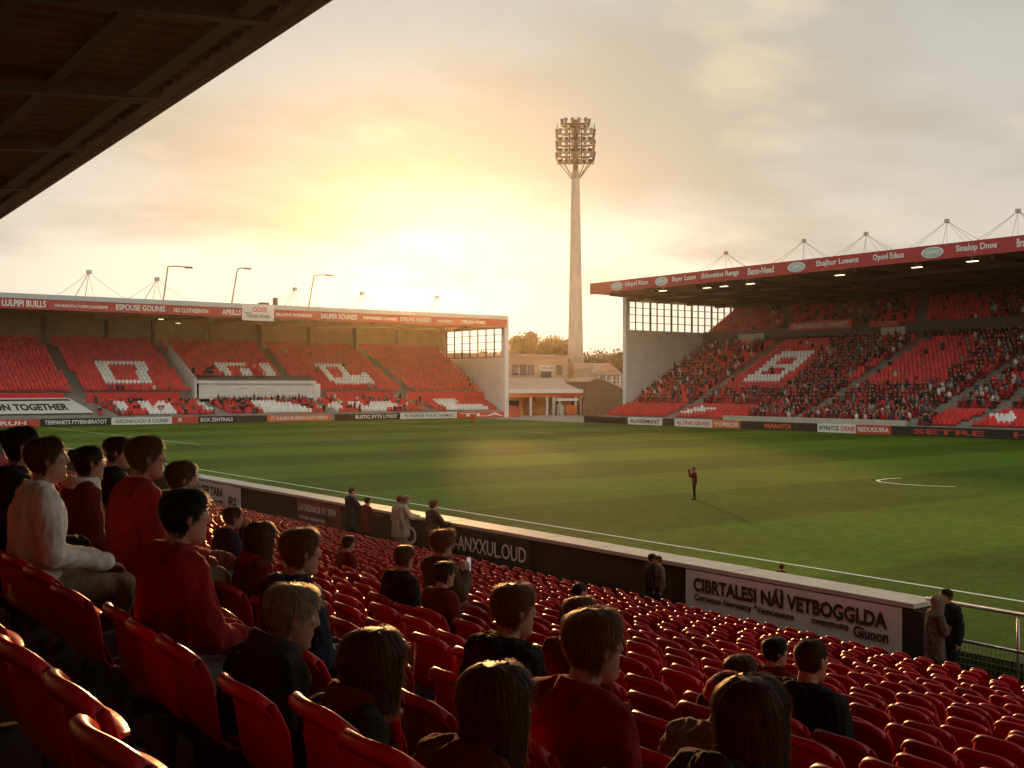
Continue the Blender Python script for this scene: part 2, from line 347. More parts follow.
for px in (617, 661.5, 796.5, 932.5):
    y = onX(px, 270, 102.1).y; w = 1.15 if px < 700 else 1.25
    for k, (sc, m_) in enumerate(((1, 'white'), (.86, 'blueink'))):
        ring = [(y+w*sc*math.cos(a*PI/12), 18.75+.56*sc*math.sin(a*PI/12)) for a in range(24)]
        MB().prism(ring, 'x', 102.07-.012*(k+1), 102.098-.012*k).build('emblem', M[m_], sfa)
for px in (617, 661.5, 796.5, 932.5):
    y = onX(px, 270, 102.1).y; text('GFPG', M['white'], sfa, (102.045, y+.75, 18.55), Ym, Zu, 1.5, .4, bold=.08)
for x, y in ((663, 291), (707, 288), (724, 286.5), (750.5, 284), (839.7, 275.3), (917, 267.5), (972.5, 261.5)):
    p = onZ(x, y, 17.45); mb = MB(); mb.box(p.x-.2, p.x+.2, p.y-.55, p.y+.55, 17.42, 17.5); mb.build('roof_lamp', M['lamp'], side)
    MB().box(p.x-.06, p.x+.06, p.y-.06, p.y+.06, 17.5, 18.1).build('lamp_bracket', M['darksteel'], side)
for px, pt in ((726, 253), (804, 241), (866, 234), (947, 221), (1018, 211), (1100, 199)):
    t = onX(px, pt, 112); mb = MB(); mb.tube([(112, t.y, 18.8), t], .025, 6); o = mb.build('mast', M['steel'], side)
    cb = MB()
    for k in (-1, 1):
        for sp, xo in ((8.5, 0), (4.5, 5), (6.5, -4)): cb.tube([t+Vector((xo*f, k*sp*f, -(t.z-18.9)*(1-(1-f)**1.35))) for f in (0, .2, .4, .6, .8, 1)], .018, 4)
    cb.build('cable', M['darksteel'], o); MB().box(t.x-.2, t.x+.2, t.y-.2, t.y+.2, t.z-.2, t.z+.22).build('mast_head', M['steel'], o)
def ribbon(px0, px1, py0, py1, s):
    a = onX(px0, py1, 123.8); b = onX(px1, py1, 123.8); t = onX(px0, py0, 123.8)
    o = MB().box(123.7, 123.9, b.y, a.y, a.z, t.z).build('ribbon_board', M['redboard'], side)
    if s: text(s, M['white'], o, (123.68, a.y-.5, a.z+.25*(t.z-a.z)), Ym, Zu, a.y-b.y-1, (t.z-a.z)*.5, bold=.06)
ribbon(789, 852, 322.5, 331, 'CELEBRATING EVERY COMMUNITY'); ribbon(870, 900, 322, 327, None)
# seats of both far stands
rng = random.Random(3)
def seat_low(mb, x, y, z, fx, fy, mi, s=1.):
    """small tip-up seat: backrest and pan; (fx, fy) is the way it faces"""
    rx, ry = -fy, fx; w = .2*s
    def P(a, f, h): return (x+rx*a+fx*f, y+ry*a+fy*f, z+h*s)
    vs = [P(-w, 0, .40), P(w, 0, .40), P(w, -.06, .74), P(w*.7, -.08, .82), P(-w*.7, -.08, .82), P(-w, -.06, .74), P(-w, .36, .42), P(w, .36, .42), P(-w, .34, .34), P(w, .34, .34), P(-w, 0, .2), P(w, 0, .2)]
    mb.add(vs, [(0, 1, 2, 3, 4, 5), (1, 0, 6, 7), (7, 6, 8, 9), (0, 1, 11, 10)], mi)
GL = {  # white seat letters, as outlines on the seating slope (outer, holes)
 'end': [([(213, 362), (243, 362), (246, 366), (226, 366), (240, 380.5), (229, 380.5)], []), ([(240, 370), (250, 370), (260, 380.5), (250, 380.5), (246, 374.5), (241, 374.5)], []),
         ([(257, 362.5), (267, 362.5), (283, 380.5), (273, 380.5)], []),
         ([(314, 364), (341, 364), (348, 372), (350, 376), (364, 376), (361, 372), (368, 374), (375, 383), (334, 383)], [[(324, 367.5), (337, 367.5), (345, 376.5), (336, 378)]])],
 'low': [([(112, 402), (122, 402), (130, 410), (120, 411)], []), ([(200, 404), (210, 404), (216, 410), (206, 411)], []), ([(326, 404), (338, 403), (344, 409), (332, 411)], []), ([(135, 401), (148, 401), (152, 407), (160, 402), (172, 405), (178, 412), (150, 414)], [[(155, 407), (165, 406), (168, 409), (158, 411)]]),
         ([(247, 400), (270, 401), (298, 405), (322, 413), (318, 415), (268, 415), (256, 406)], []),
         ([(346, 402), (358, 402), (366, 408), (372, 402), (382, 402), (392, 403), (404, 408), (384, 408), (394, 413), (372, 413), (356, 408)], []),
         ([(434, 400), (456, 400), (458, 404), (440, 405)], []), ([(443, 405), (478, 404), (488, 408), (482, 411), (458, 411), (445, 408)], [])],
 'side': [],
 'sidelow': [([(676, 414), (694, 409), (702, 406.5), (706, 408.5), (716, 409.5), (703, 412), (690, 413.5)], []), ([(985, 417), (993, 414.5), (1012, 414), (1013, 418), (1020, 420), (1006, 424), (995, 423), (1000, 419.5)], []), ([(966, 423), (978, 420), (984, 421), (972, 424)], [])]}
SKEW = {'side': (782, 815, 744, 780, 352, 380.5, lambda s, t: s < .25 or s > .75 or t < .17 or t > .84 or abs(t-.5) < .09), 'end': (95, 142, 107, 155, 360.5, 384, lambda s, t: s < .24 or s > .76 or t < .2 or t > .8)}
def glyph(key, px, py):
    if key in SKEW:
        l0, r0, l1, r1, y0, y1, fn = SKEW[key]; t = (py-y0)/(y1-y0); xl = l0+(l1-l0)*t; xr = r0+(r1-r0)*t
        if 0 <= t <= 1 and xl <= px <= xr: return fn((px-xl)/(xr-xl), t)
    for out, holes in GL[key]:
        if inpoly(px, py, out) and not any(inpoly(px, py, h) for h in holes): return True
    return False
AIS = [((43.5, 339), (79, 400)), ((153, 339), (196, 396)), ((260.5, 344), (298, 380)), ((354, 347), (408, 394))]
AIS = [(onY(*a, 172).x, onY(*b, 158).x) for a, b in AIS]
LAIS = [(45.5, 47.3), (61.5, 63), (79.2, 80.4), (96.5, 98)]
CROWD = MB(); CROWDC = []
SKIN = [(.55, .31, .22), (.48, .26, .18), (.6, .36, .26), (.3, .16, .1)]
HAIRC = [(.03, .018, .01), (.06, .035, .02), (.015, .012, .01), (.16, .1, .05), (.25, .2, .16)]
CLO = [(.015, .014, .018)]*11+[(.36, .014, .016)]*6+[(.16, .01, .013)]*5+[(.03, .04, .09)]*2+[(.6, .58, .55)]*2+[(.2, .18, .15), (.1, .12, .18), (.3, .25, .2), (.05, .1, .15)]
def fan(x, y, z, fx, fy, r):
    """one small spectator: tapered torso with shoulders, thighs, head; a few pixels in the photo"""
    a = r.uniform(-.35, .35); c, s_ = math.cos(a), math.sin(a); fx, fy = fx*c-fy*s_, fx*s_+fy*c; rx, ry = -fy, fx
    st = r.random() < .1; base = .46+(.32 if st else 0)+r.uniform(-.05, .05); x += r.uniform(-.12, .12); y += r.uniform(-.12, .12)
    cl = r.choice(CLO); k = r.uniform(.7, 1.3); cl = tuple(q*k for q in cl); sk = r.choice(SKIN); ha = r.choice(HAIRC) if r.random() < .85 else (.5, .03, .03); ln = r.uniform(-.02, .12)
    def ring(h, f, wx, wy, n=6): return [(x+rx*wx*math.cos(2*PI*i/n)+fx*(f+wy*math.sin(2*PI*i/n)), y+ry*wx*math.cos(2*PI*i/n)+fy*(f+wy*math.sin(2*PI*i/n)), z+h) for i in range(n)]
    def put(rs, col):
        n0 = len(CROWD.f); CROWD.rings(rs); CROWDC.extend([col]*(len(CROWD.f)-n0))
    put([ring(base-.1-(.4 if st else 0), .05, .22, .15), ring(base+.2, .05, .22, .15), ring(base+.46, .04+ln, .27, .15), ring(base+.55, .04+ln, .14, .09)], cl)
    put([ring(base-.12, .1, .22, .12), ring(base-.14-(.4 if st else 0), .45-(.3 if st else 0), .21, .11)], r.choice([(.02, .02, .03), (.03, .04, .08), (.1, .08, .06)]))
    h0 = base+.55
    put([ring(h0-.03, .04+ln, .06, .05), ring(h0+.04, .07+ln, .09, .10), ring(h0+.15, .07+ln, .10, .115)], sk)
    put([ring(h0+.11, .03+ln, .102, .105), ring(h0+.21, .035+ln, .095, .10), ring(h0+.27, .04+ln, .05, .06)], ha)
es = MB()
for k in range(17):           # upper tier
    Y = 158.5+.81*k; z = U(Y)-.32; f = k/16
    for i in range(int((X1-X0-.5)/.56)):
        x = X0+.3+i*.56
        if any(abs(x-(b+(a-b)*f)) < .85 for a, b in AIS) or (59.6 < x < 80 and Y < 161.8): continue
        px, py = proj((x, Y, z+.6)); es_m = 1 if glyph('end', px, py) else 0
        seat_low(es, x, Y, z, 0, -1, es_m, 1.12)
        q = inpoly(px, py, [(205, 370), (214, 367), (216, 379), (200, 379)])
        if q or (f < .06 and rng.random() < .08) or rng.random() < .003: fan(x, Y, z, 0, -1, rng)
for k in range(6):
    Y = 153.4+.78*k; z = .95+.40*(Y-152.6)-.3; f = k/5
    for i in range(int((X1-X0-.5)/.56)):
        x = X0+.3+i*.56
        if any(abs(x-(a+(b-a)*(1-f)-.8)) < .8 for a, b in LAIS) or x < 45: continue
        px, py = proj((x, Y, z+.6)); w = glyph('low', px, py)
        seat_low(es, x, Y, z, 0, -1, 1 if w else 0, 1.12)
        dens = .04 if x > 98 else (.3 if x < 62 or x > 80 else .4)
        if (not w and rng.random() < dens) or (k == 5 and 63 < x < 78 and rng.random() < .9): fan(x, Y, z, 0, -1, rng)
tag(es.build('seat_rows', [M['seatfar'], M['seatwhite']], None), 'rows of small red seats with white letters facing the pitch behind the goal', 'seating', kind='stuff')
SA = [((702, 397.6), (774, 345)), ((800, 419), (920, 339)), ((913, 427), (1026, 352)), ((1010, 400), (1110, 330))]
SA = [(on(*a, (109, 0, 3), (-.58, 0, 1)), on(*b, (109, 0, 3), (-.58, 0, 1))) for a, b in SA]
def aisle(x, y):
    for a, b in SA:
        t = (x-a.x)/(b.x-a.x)
        if abs(y-(a.y+(b.y-a.y)*t)) < .9: return True
    return False
EMPTY = [[(760, 350), (775, 336), (838, 336), (776, 399), (756, 396), (700, 397)], [(922, 340), (975, 333), (974, 354), (952, 362), (948, 382), (905, 384), (866, 384)]]
THIN = [[(697, 352), (765, 336), (776, 346), (735, 377), (684, 380)]]
ss = MB()
for k in range(6):            # front terrace
    X = 104.9+.7*k; z = .95+.34*(X-104.4)-.3
    for i in range(int((Y1-Y0)/.56)):
        y = Y0+.3+i*.56; px, py = proj((X, y, z+.6))
        if aisle(X, y) or (k == 0 and 723 < px < 905): continue
        seat_low(ss, X, y, z, -1, 0, 1 if glyph('sidelow', px, py) else 0, 1.12)
        cr = inpoly(px, py, [(722, 430), (776, 397), (956, 397), (920, 432), (905, 432)])
        if cr and rng.random() < .96: fan(X, y, z, -1, 0, rng)
for k in range(19):           # main tier
    X = 109.5+.78*k; z = Rk(X)-.32
    for i in range(int((Y1-.6-Y0)/.56)):
        y = Y0+.3+i*.56; px, py = proj((X, y, z+.6))
        if aisle(X, y): continue
        w = glyph('side', px, py); seat_low(ss, X, y, z, -1, 0, 1 if w else 0, 1.12)
        if w or px < 0: continue
        d = .97
        if any(inpoly(px, py, e) for e in EMPTY): d = .03
        elif any(inpoly(px, py, e) for e in THIN): d = .66
        if px < 785 and py > 390: d = .9
        if inpoly(px, py, [(842, 378), (862, 366), (895, 350), (905, 352), (870, 385)]): d = .35
        if d > .5: d *= .62+.9*max(0, min(.55, .4+noise.noise(Vector((X*.22, y*.16, 3)))*.9))
        if rng.random() < d: fan(X, y, z, -1, 0, rng)
for k in range(8):            # upper tier
    X = 124.7+.74*k; z = 12.9+.62*(X-124.3)-.3
    for i in range(int((Y1-.6-Y0)/.56)):
        y = Y0+.3+i*.56; px, py = proj((X, y, z+.6))
        if abs(px-787) < 5 or abs(px-922) < 6: continue
        seat_low(ss, X, y, z, -1, 0, 0, 1.12)
        d = .02 if px < 772 else .35 if px < 785 else (.75 if 838 < px < 880 or px > 990 else .25 if px < 915 else .06)
        if rng.random() < d: fan(X, y, z, -1, 0, rng)
tag(ss.build('seat_rows', [M['seatfar'], M['seatwhite']], None), 'rows of small red seats with a white figure eight along the far touchline', 'seating', kind='stuff')
me = CROWD.mesh('crowd', M['crowd'], True); at = me.color_attributes.new('Col', 'FLOAT_COLOR', 'CORNER'); buf = []
for p, c in zip(me.polygons, CROWDC): buf += [c[0], c[1], c[2], 1.]*p.loop_total
at.data.foreach_set('color', buf); tag(obj('crowd', me), 'dense crowd in red and dark clothes filling the far stands', 'crowd', kind='stuff')
# ---------------------------------------------------------------- advertising boards round the pitch
def ad(face, p0, p1, z0, z1, bm, s=None, tm='white', label='', f=(.22, .78), pad=.06, cat='advertising board', group=None, name='advertising_board', bold=.06, th=.12, off=0):
    """face 'Y': board on plane Y=p0[2] between pixel columns; face 'X' likewise"""
    px0, px1, pl = p0
    if face == 'Y': a = onY(px0, 420, pl); b = onY(px1, 420, pl); w = b.x-a.x; r = Xr; org = Vector((a.x, pl, z0)); mb = MB().box(0, w, 0, th, 0, z1-z0)
    else: a = onX(px0, 420, pl); b = onX(px1, 420, pl); w = a.y-b.y; r = Ym; org = Vector((pl, a.y, z0)); mb = MB().box(0, th, -w, 0, 0, z1-z0)
    o = tag(mb.build(name, bm, None, loc=org), label, cat, group)
    if s:
        n = Vector(r).cross(Vector(Zu))
        text(s, tm, o, Vector(r)*w*pad+n*.004+Vector((0, 0, (z1-z0)*f[0])), r, Zu, w*(1-2*pad), (z1-z0)*(f[1]-f[0]), bold=bold)
    return o
E0 = 152.1
B = M
for px0, px1, bm, s, tm, lab in (
  (-14, 40, B['redboard'], 'RUH', B['white'], 'red board with white letters at the left end under the white cloth banner'),
  (40.3, 111, B['black'], 'TERPANETS FTYERNERATOT', B['white'], 'black board with white writing below the leftmost lower aisle'),
  (111.5, 172, B['boardw'], 'GUELSHAI LUCKY & COURSES', B['greenink'], 'white board with green writing beside the small kneeling ball boy'),
  (172.5, 198, B['redboard'], None, None, 'short plain red board next to a white board with green writing'),
  (198.5, 235, B['black'], 'BOX ZENTRALS', B['white'], 'short black board with white writing below the second lower aisle'),
  (235.5, 267, B['black'], None, None, 'plain black board left of the orange board'),
  (267.5, 331, B['orange'], 'FT ALBURN RE BERRA LUCKY NEFE FI', B['white'], 'orange board with white writing below the entrance box'),
  (335, 352, B['maroon'], None, None, 'short plain maroon board right of the orange board'),
  (352.5, 400, B['black'], 'BUSTIC EYTE LYFEST', B['white'], 'black board with white writing behind the child in red'),
  (400.5, 457, B['boardw'], 'TE INSPOR YOUR TARMAC', B['greenink'], 'white board with green writing near the right end of the end stand'),
  (457.5, 506, B['redboard'], 'TLA', B['white'], 'red board at the foot of the white corner post')):
    ad('Y', (px0, px1, E0), None, 0, .95, bm, s, tm, lab, pad=.26 if s == 'RUH' else .06)
S0 = 103.75
for px0, px1, bm, s, tm, lab in (
  (584, 627, B['maroon'], None, None, 'plain dark maroon board at the corner end of the far touchline'),
  (628, 662, B['boardw'], 'AUSSEMENT', B['ink'], 'white board with black writing nearest the corner'),
  (662.5, 674, B['black'], None, None, 'short black board between two boards with writing'),
  (674.5, 712, B['boardw'], 'ALTING GRARS', B['redboard'], 'white board with red writing under the white winged shape'),
  (712.5, 740, B['orange'], 'YORBOE', B['white'], 'short orange board with pale writing'),
  (740.5, 817, B['black'], 'REARATOI', B['orange'], 'long black board with orange writing below the crowd'),
  (817.5, 840, B['boardw'], 'WYRATOS', B['ink'], 'short white board with blue black writing below the crowd'),
  (840.3, 855.5, B['boardw'], 'DENE', B['redboard'], 'smallest white board with red writing left of a red board'),
  (856, 891, B['redboard'], 'REDUGUIRA', B['white'], 'red board with white writing left of the long black stretch'),
  (891.5, 1010, B['black'], 'SETRE', B['redboard'], 'long black board with a red word below the steward'),
  (1010.5, 1070, B['black'], 'HEIB', B['redboard'], 'black board with red letters cut by the right edge')):
    pad = .06
    o = ad('X', (px0, px1, S0), None, 0, .95, bm, s, tm, lab, pad=.06 if px1-px0 < 70 else (.22 if px0 > 1000 else (.20 if px0 > 800 else .33)))
rebase(end, (60, 152, 0)); rebase(side, (104, 70, 0))
# ---------------------------------------------------------------- floodlight tower
T = onZ(575.5, 386+F*5.2/225, 0); TX, TY = T.x, T.y
tw = empty('floodlight_tower', (TX, TY, -.06), 'tall tapering concrete floodlight tower with tiers of lamps rising behind the corner', 'floodlight tower')
def octa(r, z, n=12): return [(r*math.cos(2*PI*k/n+.2), r*math.sin(2*PI*k/n+.2), z) for k in range(n)]
MB().rings([octa(1.62, 9.8), octa(1.5, 14), octa(1.22, 28), octa(.98, 40), octa(.8, 48.3)]).build('shaft', M['tower'], tw, True)
pl = MB().box(-2.3, 2.3, -2.3, 2.3, 0, 8.6); pl.box(-2.7, 2.7, -2.7, 2.7, 8.61, 9.5); pl.box(-2.4, 2.4, -2.4, 2.4, 9.51, 9.85); pl.build('plinth', M['brick'], tw)
MB().rings([octa(.55, 48.2), octa(.55, 58.6)]).build('mast_core', M['rust'], tw)
R0 = 3.65; RA = -math.radians(39)
def cage(u, v, z): return (u*math.cos(RA)-v*math.sin(RA), u*math.sin(RA)+v*math.cos(RA), z)
fr = MB(); LV = (51.3, 53.5, 55.8, 58.1)
for z in LV:
    q = R0 if z < 57 else R0*.72
    for s in (1, .7):
        for (u0, v0), (u1, v1) in (((-1, -1), (1, -1)), ((1, -1), (1, 1)), ((1, 1), (-1, 1)), ((-1, 1), (-1, -1))): fr.tube([cage(u0*q*s, v0*q*s, z-.75), cage(u1*q*s, v1*q*s, z-.75)], .1, 5)
    for u, v in ((1, 1), (-1, 1), (1, -1), (-1, -1), (1, 0), (-1, 0), (0, 1), (0, -1)): fr.tube([cage(0, 0, z-.75), cage(u*q, v*q, z-.75)], .08, 5)
for u, v in ((1, 1), (-1, 1), (1, -1), (-1, -1), (.33, -1), (-.33, -1), (.33, 1), (-.33, 1)): fr.tube([cage(u*R0, v*R0, 50.3), cage(u*R0, v*R0, 57)], .08, 5)
fr.build('lamp_frame', M['rust'], tw)
for k in range(8):
    a = 2*PI*k/8; MB().tube([(.75*math.cos(a), .75*math.sin(a), 46.8), (R0*math.cos(a), R0*math.sin(a), 50.5)], .1, 6).build('brace', M['rust'], tw)
lm = MB().rings([[(.12*c, -.25, .12*s) for c, s in [(math.cos(2*PI*k/10), math.sin(2*PI*k/10)) for k in range(10)]], [(.38*math.cos(2*PI*k/10), .05, .38*math.sin(2*PI*k/10)) for k in range(10)], [(.45*math.cos(2*PI*k/10), .3, .45*math.sin(2*PI*k/10)) for k in range(10)]], 0, False)
lm.add([(.42*math.cos(2*PI*k/10), .26, .42*math.sin(2*PI*k/10)) for k in range(10)], [tuple(range(10))], 1); lm.box(-.3, .3, -.1, .0, -.6, -.38)
lme = lm.mesh('floodlight', [M['rust'], M['glassl']])
for z in LV:
    q = R0 if z < 57 else R0*.72; n = 6 if z < 57 else 4
    for side_ in range(4):
        for k in range(n):
            t = -1+2*(k+.5)/n; u, v = ((t, -1), (1, t), (-t, 1), (-1, -t))[side_]; o = obj('floodlight', lme, tw, cage(u*q, v*q, z)); o.rotation_euler = (-.25, 0, RA+PI+side_*PI/2); o.scale = (.95,)*3
# ---------------------------------------------------------------- buildings in the gap between the stands
cab = empty('corner_pavilion', (0, 0, 0), 'low orange walled building with white eaves and clay roof beside the end stand', 'building')
Yp = 158.
def xp(px, Y=Yp): return onY(px, 390, Y).x
a, b = 112.6, xp(584)
MB().box(a, b, Yp+2.2, Yp+7, -.06, 4.1).build('wall', mat('orange_wall', (.55, .22, .06), .7, var=.15), cab)
MB().prism([(Yp-.6, 4.15), (Yp-.6, 4.45), (Yp+7.4, 6.7), (Yp+7.4, 6.4)], 'x', a-.3, b+.3).build('roof', M['tileroof'], cab)
rb = MB()
for k in range(26):
    x = a+k*(b-a)/25; rb.prism([(Yp-.3, 4.54), (Yp-.3, 4.6), (Yp+7.3, 6.74), (Yp+7.3, 6.68)], 'x', x-.06, x+.06)
rb.build('roof_ribs', M['white'], cab)
MB().box(a-.4, b+.5, Yp-.95, Yp-.62, 3.95, 4.62).build('eaves', M['white'], cab)
MB().box(a, b, Yp-.5, Yp-.2, 3.2, 3.94).build('fascia_board', M['orange'], cab)
for px in (529.5, 546, 552.5, 558.5, 574.5, 580.5):
    x = xp(px); MB().box(x-.17, x+.17, Yp-.45, Yp-.1, -.06, 3.19).build('post', M['post'], cab)
x0, x1 = xp(531), xp(544); MB().box(x0, x1, Yp+2.1, Yp+2.18, 0, 3.1).build('door', mat('orange_door', (.35, .11, .03), .6), cab)
x0, x1 = xp(516), xp(526); MB().box(x0, x1, Yp+2.1, Yp+2.18, 1.0, 2.6).build('window', M['dglass'], cab)
x0, x1 = xp(554), xp(576)
gt = MB().box(x0, x1, Yp-.75, Yp-.55, 2.5, 2.95).build('lintel', M['white'], cab)
text('WE ADORE', M['redboard'], cab, (x0+.4, Yp-.76, 3.1), Xr, Zu, 3.8, .5, bold=.06)
rebase(cab, ((a+b)/2, Yp, -.06))
bk = empty('brick_building', (0, 0, 0), 'plain tan brick building behind the clay roofed pavilion', 'building')
Yb = 168.; a2, b2 = 113, onY(568, 370, Yb).x
MB().box(a2, b2, Yb, Yb+9, -.06, 10.6).build('wall', M['brick'], bk); MB().box(a2-.2, b2+.3, Yb-.3, Yb+9.2, 10.61, 11.2).build('roof', M['tileroof'], bk)
x0, x1 = onY(539, 363, Yb).x, onY(553, 363, Yb).x; sg = MB().box(x0, x1, Yb-.15, Yb-.02, 8.2, 9.1).build('sign', M['white'], bk)
for z in (3.2, 6.9, 9.6): MB().box(a2, b2, Yb-.06, Yb-.004, z, z+.18).build('band', M['tileroof'], bk)
for px in (515, 523, 531, 559):
    xx = onY(px, 363, Yb).x; MB().box(xx-.7, xx+.7, Yb-.1, Yb-.01, 7.3, 9.2).build('window', M['dglass'], bk)
text('FILMROOM', M['ink'], sg, (x0+.2, Yb-.16, 8.4), Xr, Zu, x1-x0-.4, .5)
x0, x1 = onY(541, 363, Yb).x, onY(551, 363, Yb).x; MB().box(x0, x1, Yb-.1, Yb-.01, 4.9, 7.9).build('window', M['dglass'], bk)
rebase(bk, ((a2+b2)/2, Yb, -.06))
shed = empty('plank_shed', (0, 0, 0), 'weathered wooden shed with sloping roof right of the floodlight tower', 'shed')
Ys = 156.; a3, b3 = onY(587, 400, Ys).x, onY(640, 400, Ys).x; w3 = b3-a3
prof = [(a3, -.06), (a3, 5.9), (a3+w3*.15, 6.5), (a3+w3*.3, 6.2), (a3+w3*.5, 5.3), (a3+w3*.75, 4.1), (b3, 3.0), (b3, -.06)]
MB().prism(prof, 'y', Ys, Ys+6).build('wall', M['plank'], shed)
MB().prism([(x, z+.02) for x, z in prof[1:-1]]+[(x, z+.25) for x, z in prof[1:-1]][::-1], 'y', Ys-.4, Ys+6.4).build('roof', M['tileroof'], shed)
rebase(shed, ((a3+b3)/2, Ys, -.06))
fence = empty('plank_fence', (0, 0, 0), 'dark brown vertical plank fence in front of the wooden shed', 'fence')
Yf = 148.; a4, b4 = onY(584, 405, Yf).x, onY(632, 405, Yf).x; mb = MB(); k = 0; x = a4
while x < b4: mb.box(x, x+.27, Yf+rng.uniform(0, .03), Yf+.06, 0, 3.35+rng.uniform(-.08, .05)); x += .3
mb.build('planks', M['plank'], fence)
for x in [a4+i*2.4 for i in range(int((b4-a4)/2.4)+1)]: MB().box(x-.08, x+.08, Yf+.1, Yf+.26, -.06, 3.2).build('post', M['rust'], fence)
MB().box(a4, b4, Yf-.08, Yf-.01, 2.9, 3.05).build('rail', M['rust'], fence); rebase(fence, ((a4+b4)/2, Yf, -.06))
hs = empty('terraced_house', (0, 0, 0), 'house with timber balcony and shallow gable roof behind the wooden shed', 'house')
Yh = 190.; a5, b5 = onY(590, 370, Yh).x, onY(632, 370, Yh).x; c5 = onY(607, 350, Yh).x
MB().box(a5, b5, Yh, Yh+8, -.06, 7.6).build('wall', M['brick'], hs)
MB().prism([(a5-1, 7.65), (c5, 10.4), (onY(622, 360, Yh).x, 7.65)], 'y', Yh-.8, Yh+8.5).build('roof', M['tileroof'], hs)
MB().box(onY(622, 360, Yh).x+.2, b5+4, Yh-.5, Yh+8.4, 7.62, 8.0).build('flat_roof', M['tileroof'], hs)
for px in (596, 603, 609, 617, 623):
    x = onY(px, 370, Yh).x; MB().box(x-.18, x+.18, Yh-1.2, Yh-.85, -.06, 7.5).build('post', M['post'], hs)
for z in (5.6, 6.4): MB().box(a5, b5, Yh-1.15, Yh-.95, z, z+.14).build('rail', M['post'], hs)
for px in (600, 606.5, 613, 620):
    x = onY(px, 370, Yh).x; MB().box(x-.55, x+.55, Yh-.06, Yh-.01, 5.4, 7.2).build('window', M['dglass'], hs)
rebase(hs, ((a5+b5)/2, Yh, -.06))
# red tarpaulin bin and box by the pavilion
o = tag(MB().prism([(xp(509, 153), -.06), (xp(509, 153), 1.5), (xp(512, 153), 1.9), (xp(520, 153), 1.75), (xp(521.5, 153), -.06)], 'y', 153.2, 154.6).build('equipment_cover', M['redboard'], None), 'red covered equipment heap left of the pavilion posts', 'equipment')
o = tag(MB().box(xp(560, 155), xp(564, 155), 155, 155.8, -.06, 1.75).box(xp(560, 155)-.05, xp(564, 155)+.05, 154.95, 155.85, 1.76, 1.85).build('utility_cabinet', M['paleconc'], None), 'pale grey utility cabinet under the pavilion entrance', 'cabinet')
o = tag(MB().box(xp(568, 155), xp(577, 155), 155, 156.3, .1, 1.6).box(xp(568, 155)-.1, xp(577, 155)+.1, 154.9, 156.4, 1.61, 1.75).box(xp(569, 155), xp(570, 155), 155.2, 155.6, -.06, .09).box(xp(575, 155), xp(576, 155), 155.2, 155.6, -.06, .09).build('ticket_kiosk', M['orange'], None), 'orange box kiosk between the right hand pavilion posts', 'kiosk')
# ---------------------------------------------------------------- trees
def tree(px, Y, ht, rad, m, label, seed, nleaf=5200):
    r = random.Random(seed); x = onY(px, 380, Y).x
    o = empty('tree', (x, Y, -.9), label, 'tree', 'trees behind the corner'); tr = MB()
    tr.tube([(0, 0, 0), (.2, 0, ht*.3), (.1, .2, ht*.6), (.3, .1, ht*.85)], [.45, .33, .2, .06], 7); blobs = []
    for k in range(14):
        a = r.uniform(0, 2*PI); h = ht*r.uniform(.38, .92); d = rad*r.uniform(.3, .95)*(1-.5*abs(h/ht-.6)); q = Vector((d*math.cos(a), d*math.sin(a), h))
        tr.tube([(.15, 0, h*.7), q*.6+Vector((0, 0, h*.35)), q], [.16, .1, .03], 5); blobs.append((q, rad*r.uniform(.28, .5)))
    tr.build('trunk', M['bark'], o, True); cr = MB()
    for _ in range(nleaf):
        c, br = r.choice(blobs); v = Vector((r.gauss(0, 1), r.gauss(0, 1), r.gauss(0, .8))); v = v.normalized()*br*r.uniform(.3, 1.15)**.6; p = c+v
        s = r.uniform(.2, .55); a = Vector((r.gauss(0, 1), r.gauss(0, 1), r.gauss(0, 1))).normalized(); b = a.cross(Vector((r.gauss(0, 1), r.gauss(0, 1), r.gauss(0, 1)))).normalized()
        cr.add([p-a*s, p+b*s*.5, p+a*s, p-b*s*.5], [(0, 1, 2, 3)])
    cr.build('crown', m, o)
for i, (px, Y, h, rd, l) in enumerate(((516, 236, 17.5, 6, 'tree just right of the end stand post, round crown'), (522, 232, 21.5, 4.8, 'tallest slender tree behind the brick building'), (537, 240, 19.5, 7.5, 'broad tree in the middle of the sunlit clump left of the tower'),
        (551, 238, 19, 7, 'tree with a ragged top just left of the tower'), (562, 245, 19.5, 6, 'narrow tree half hidden by the tower shaft'), (591, 262, 17, 6.5, 'small dark green tree just right of the tower'), (604, 266, 18, 7.5, 'round dark green tree above the house roof'),
        (617, 262, 17, 7, 'dark green tree touching the side stand corner post'), (629, 270, 17.8, 7, 'dark green tree mostly behind the white side stand wall'), (497, 240, 15, 6, 'tree behind the glazed end wall of the end stand'))):
    tree(px, Y, h, rd, M['leaf'] if px < 580 else M['leaf2'], l, 20+i)
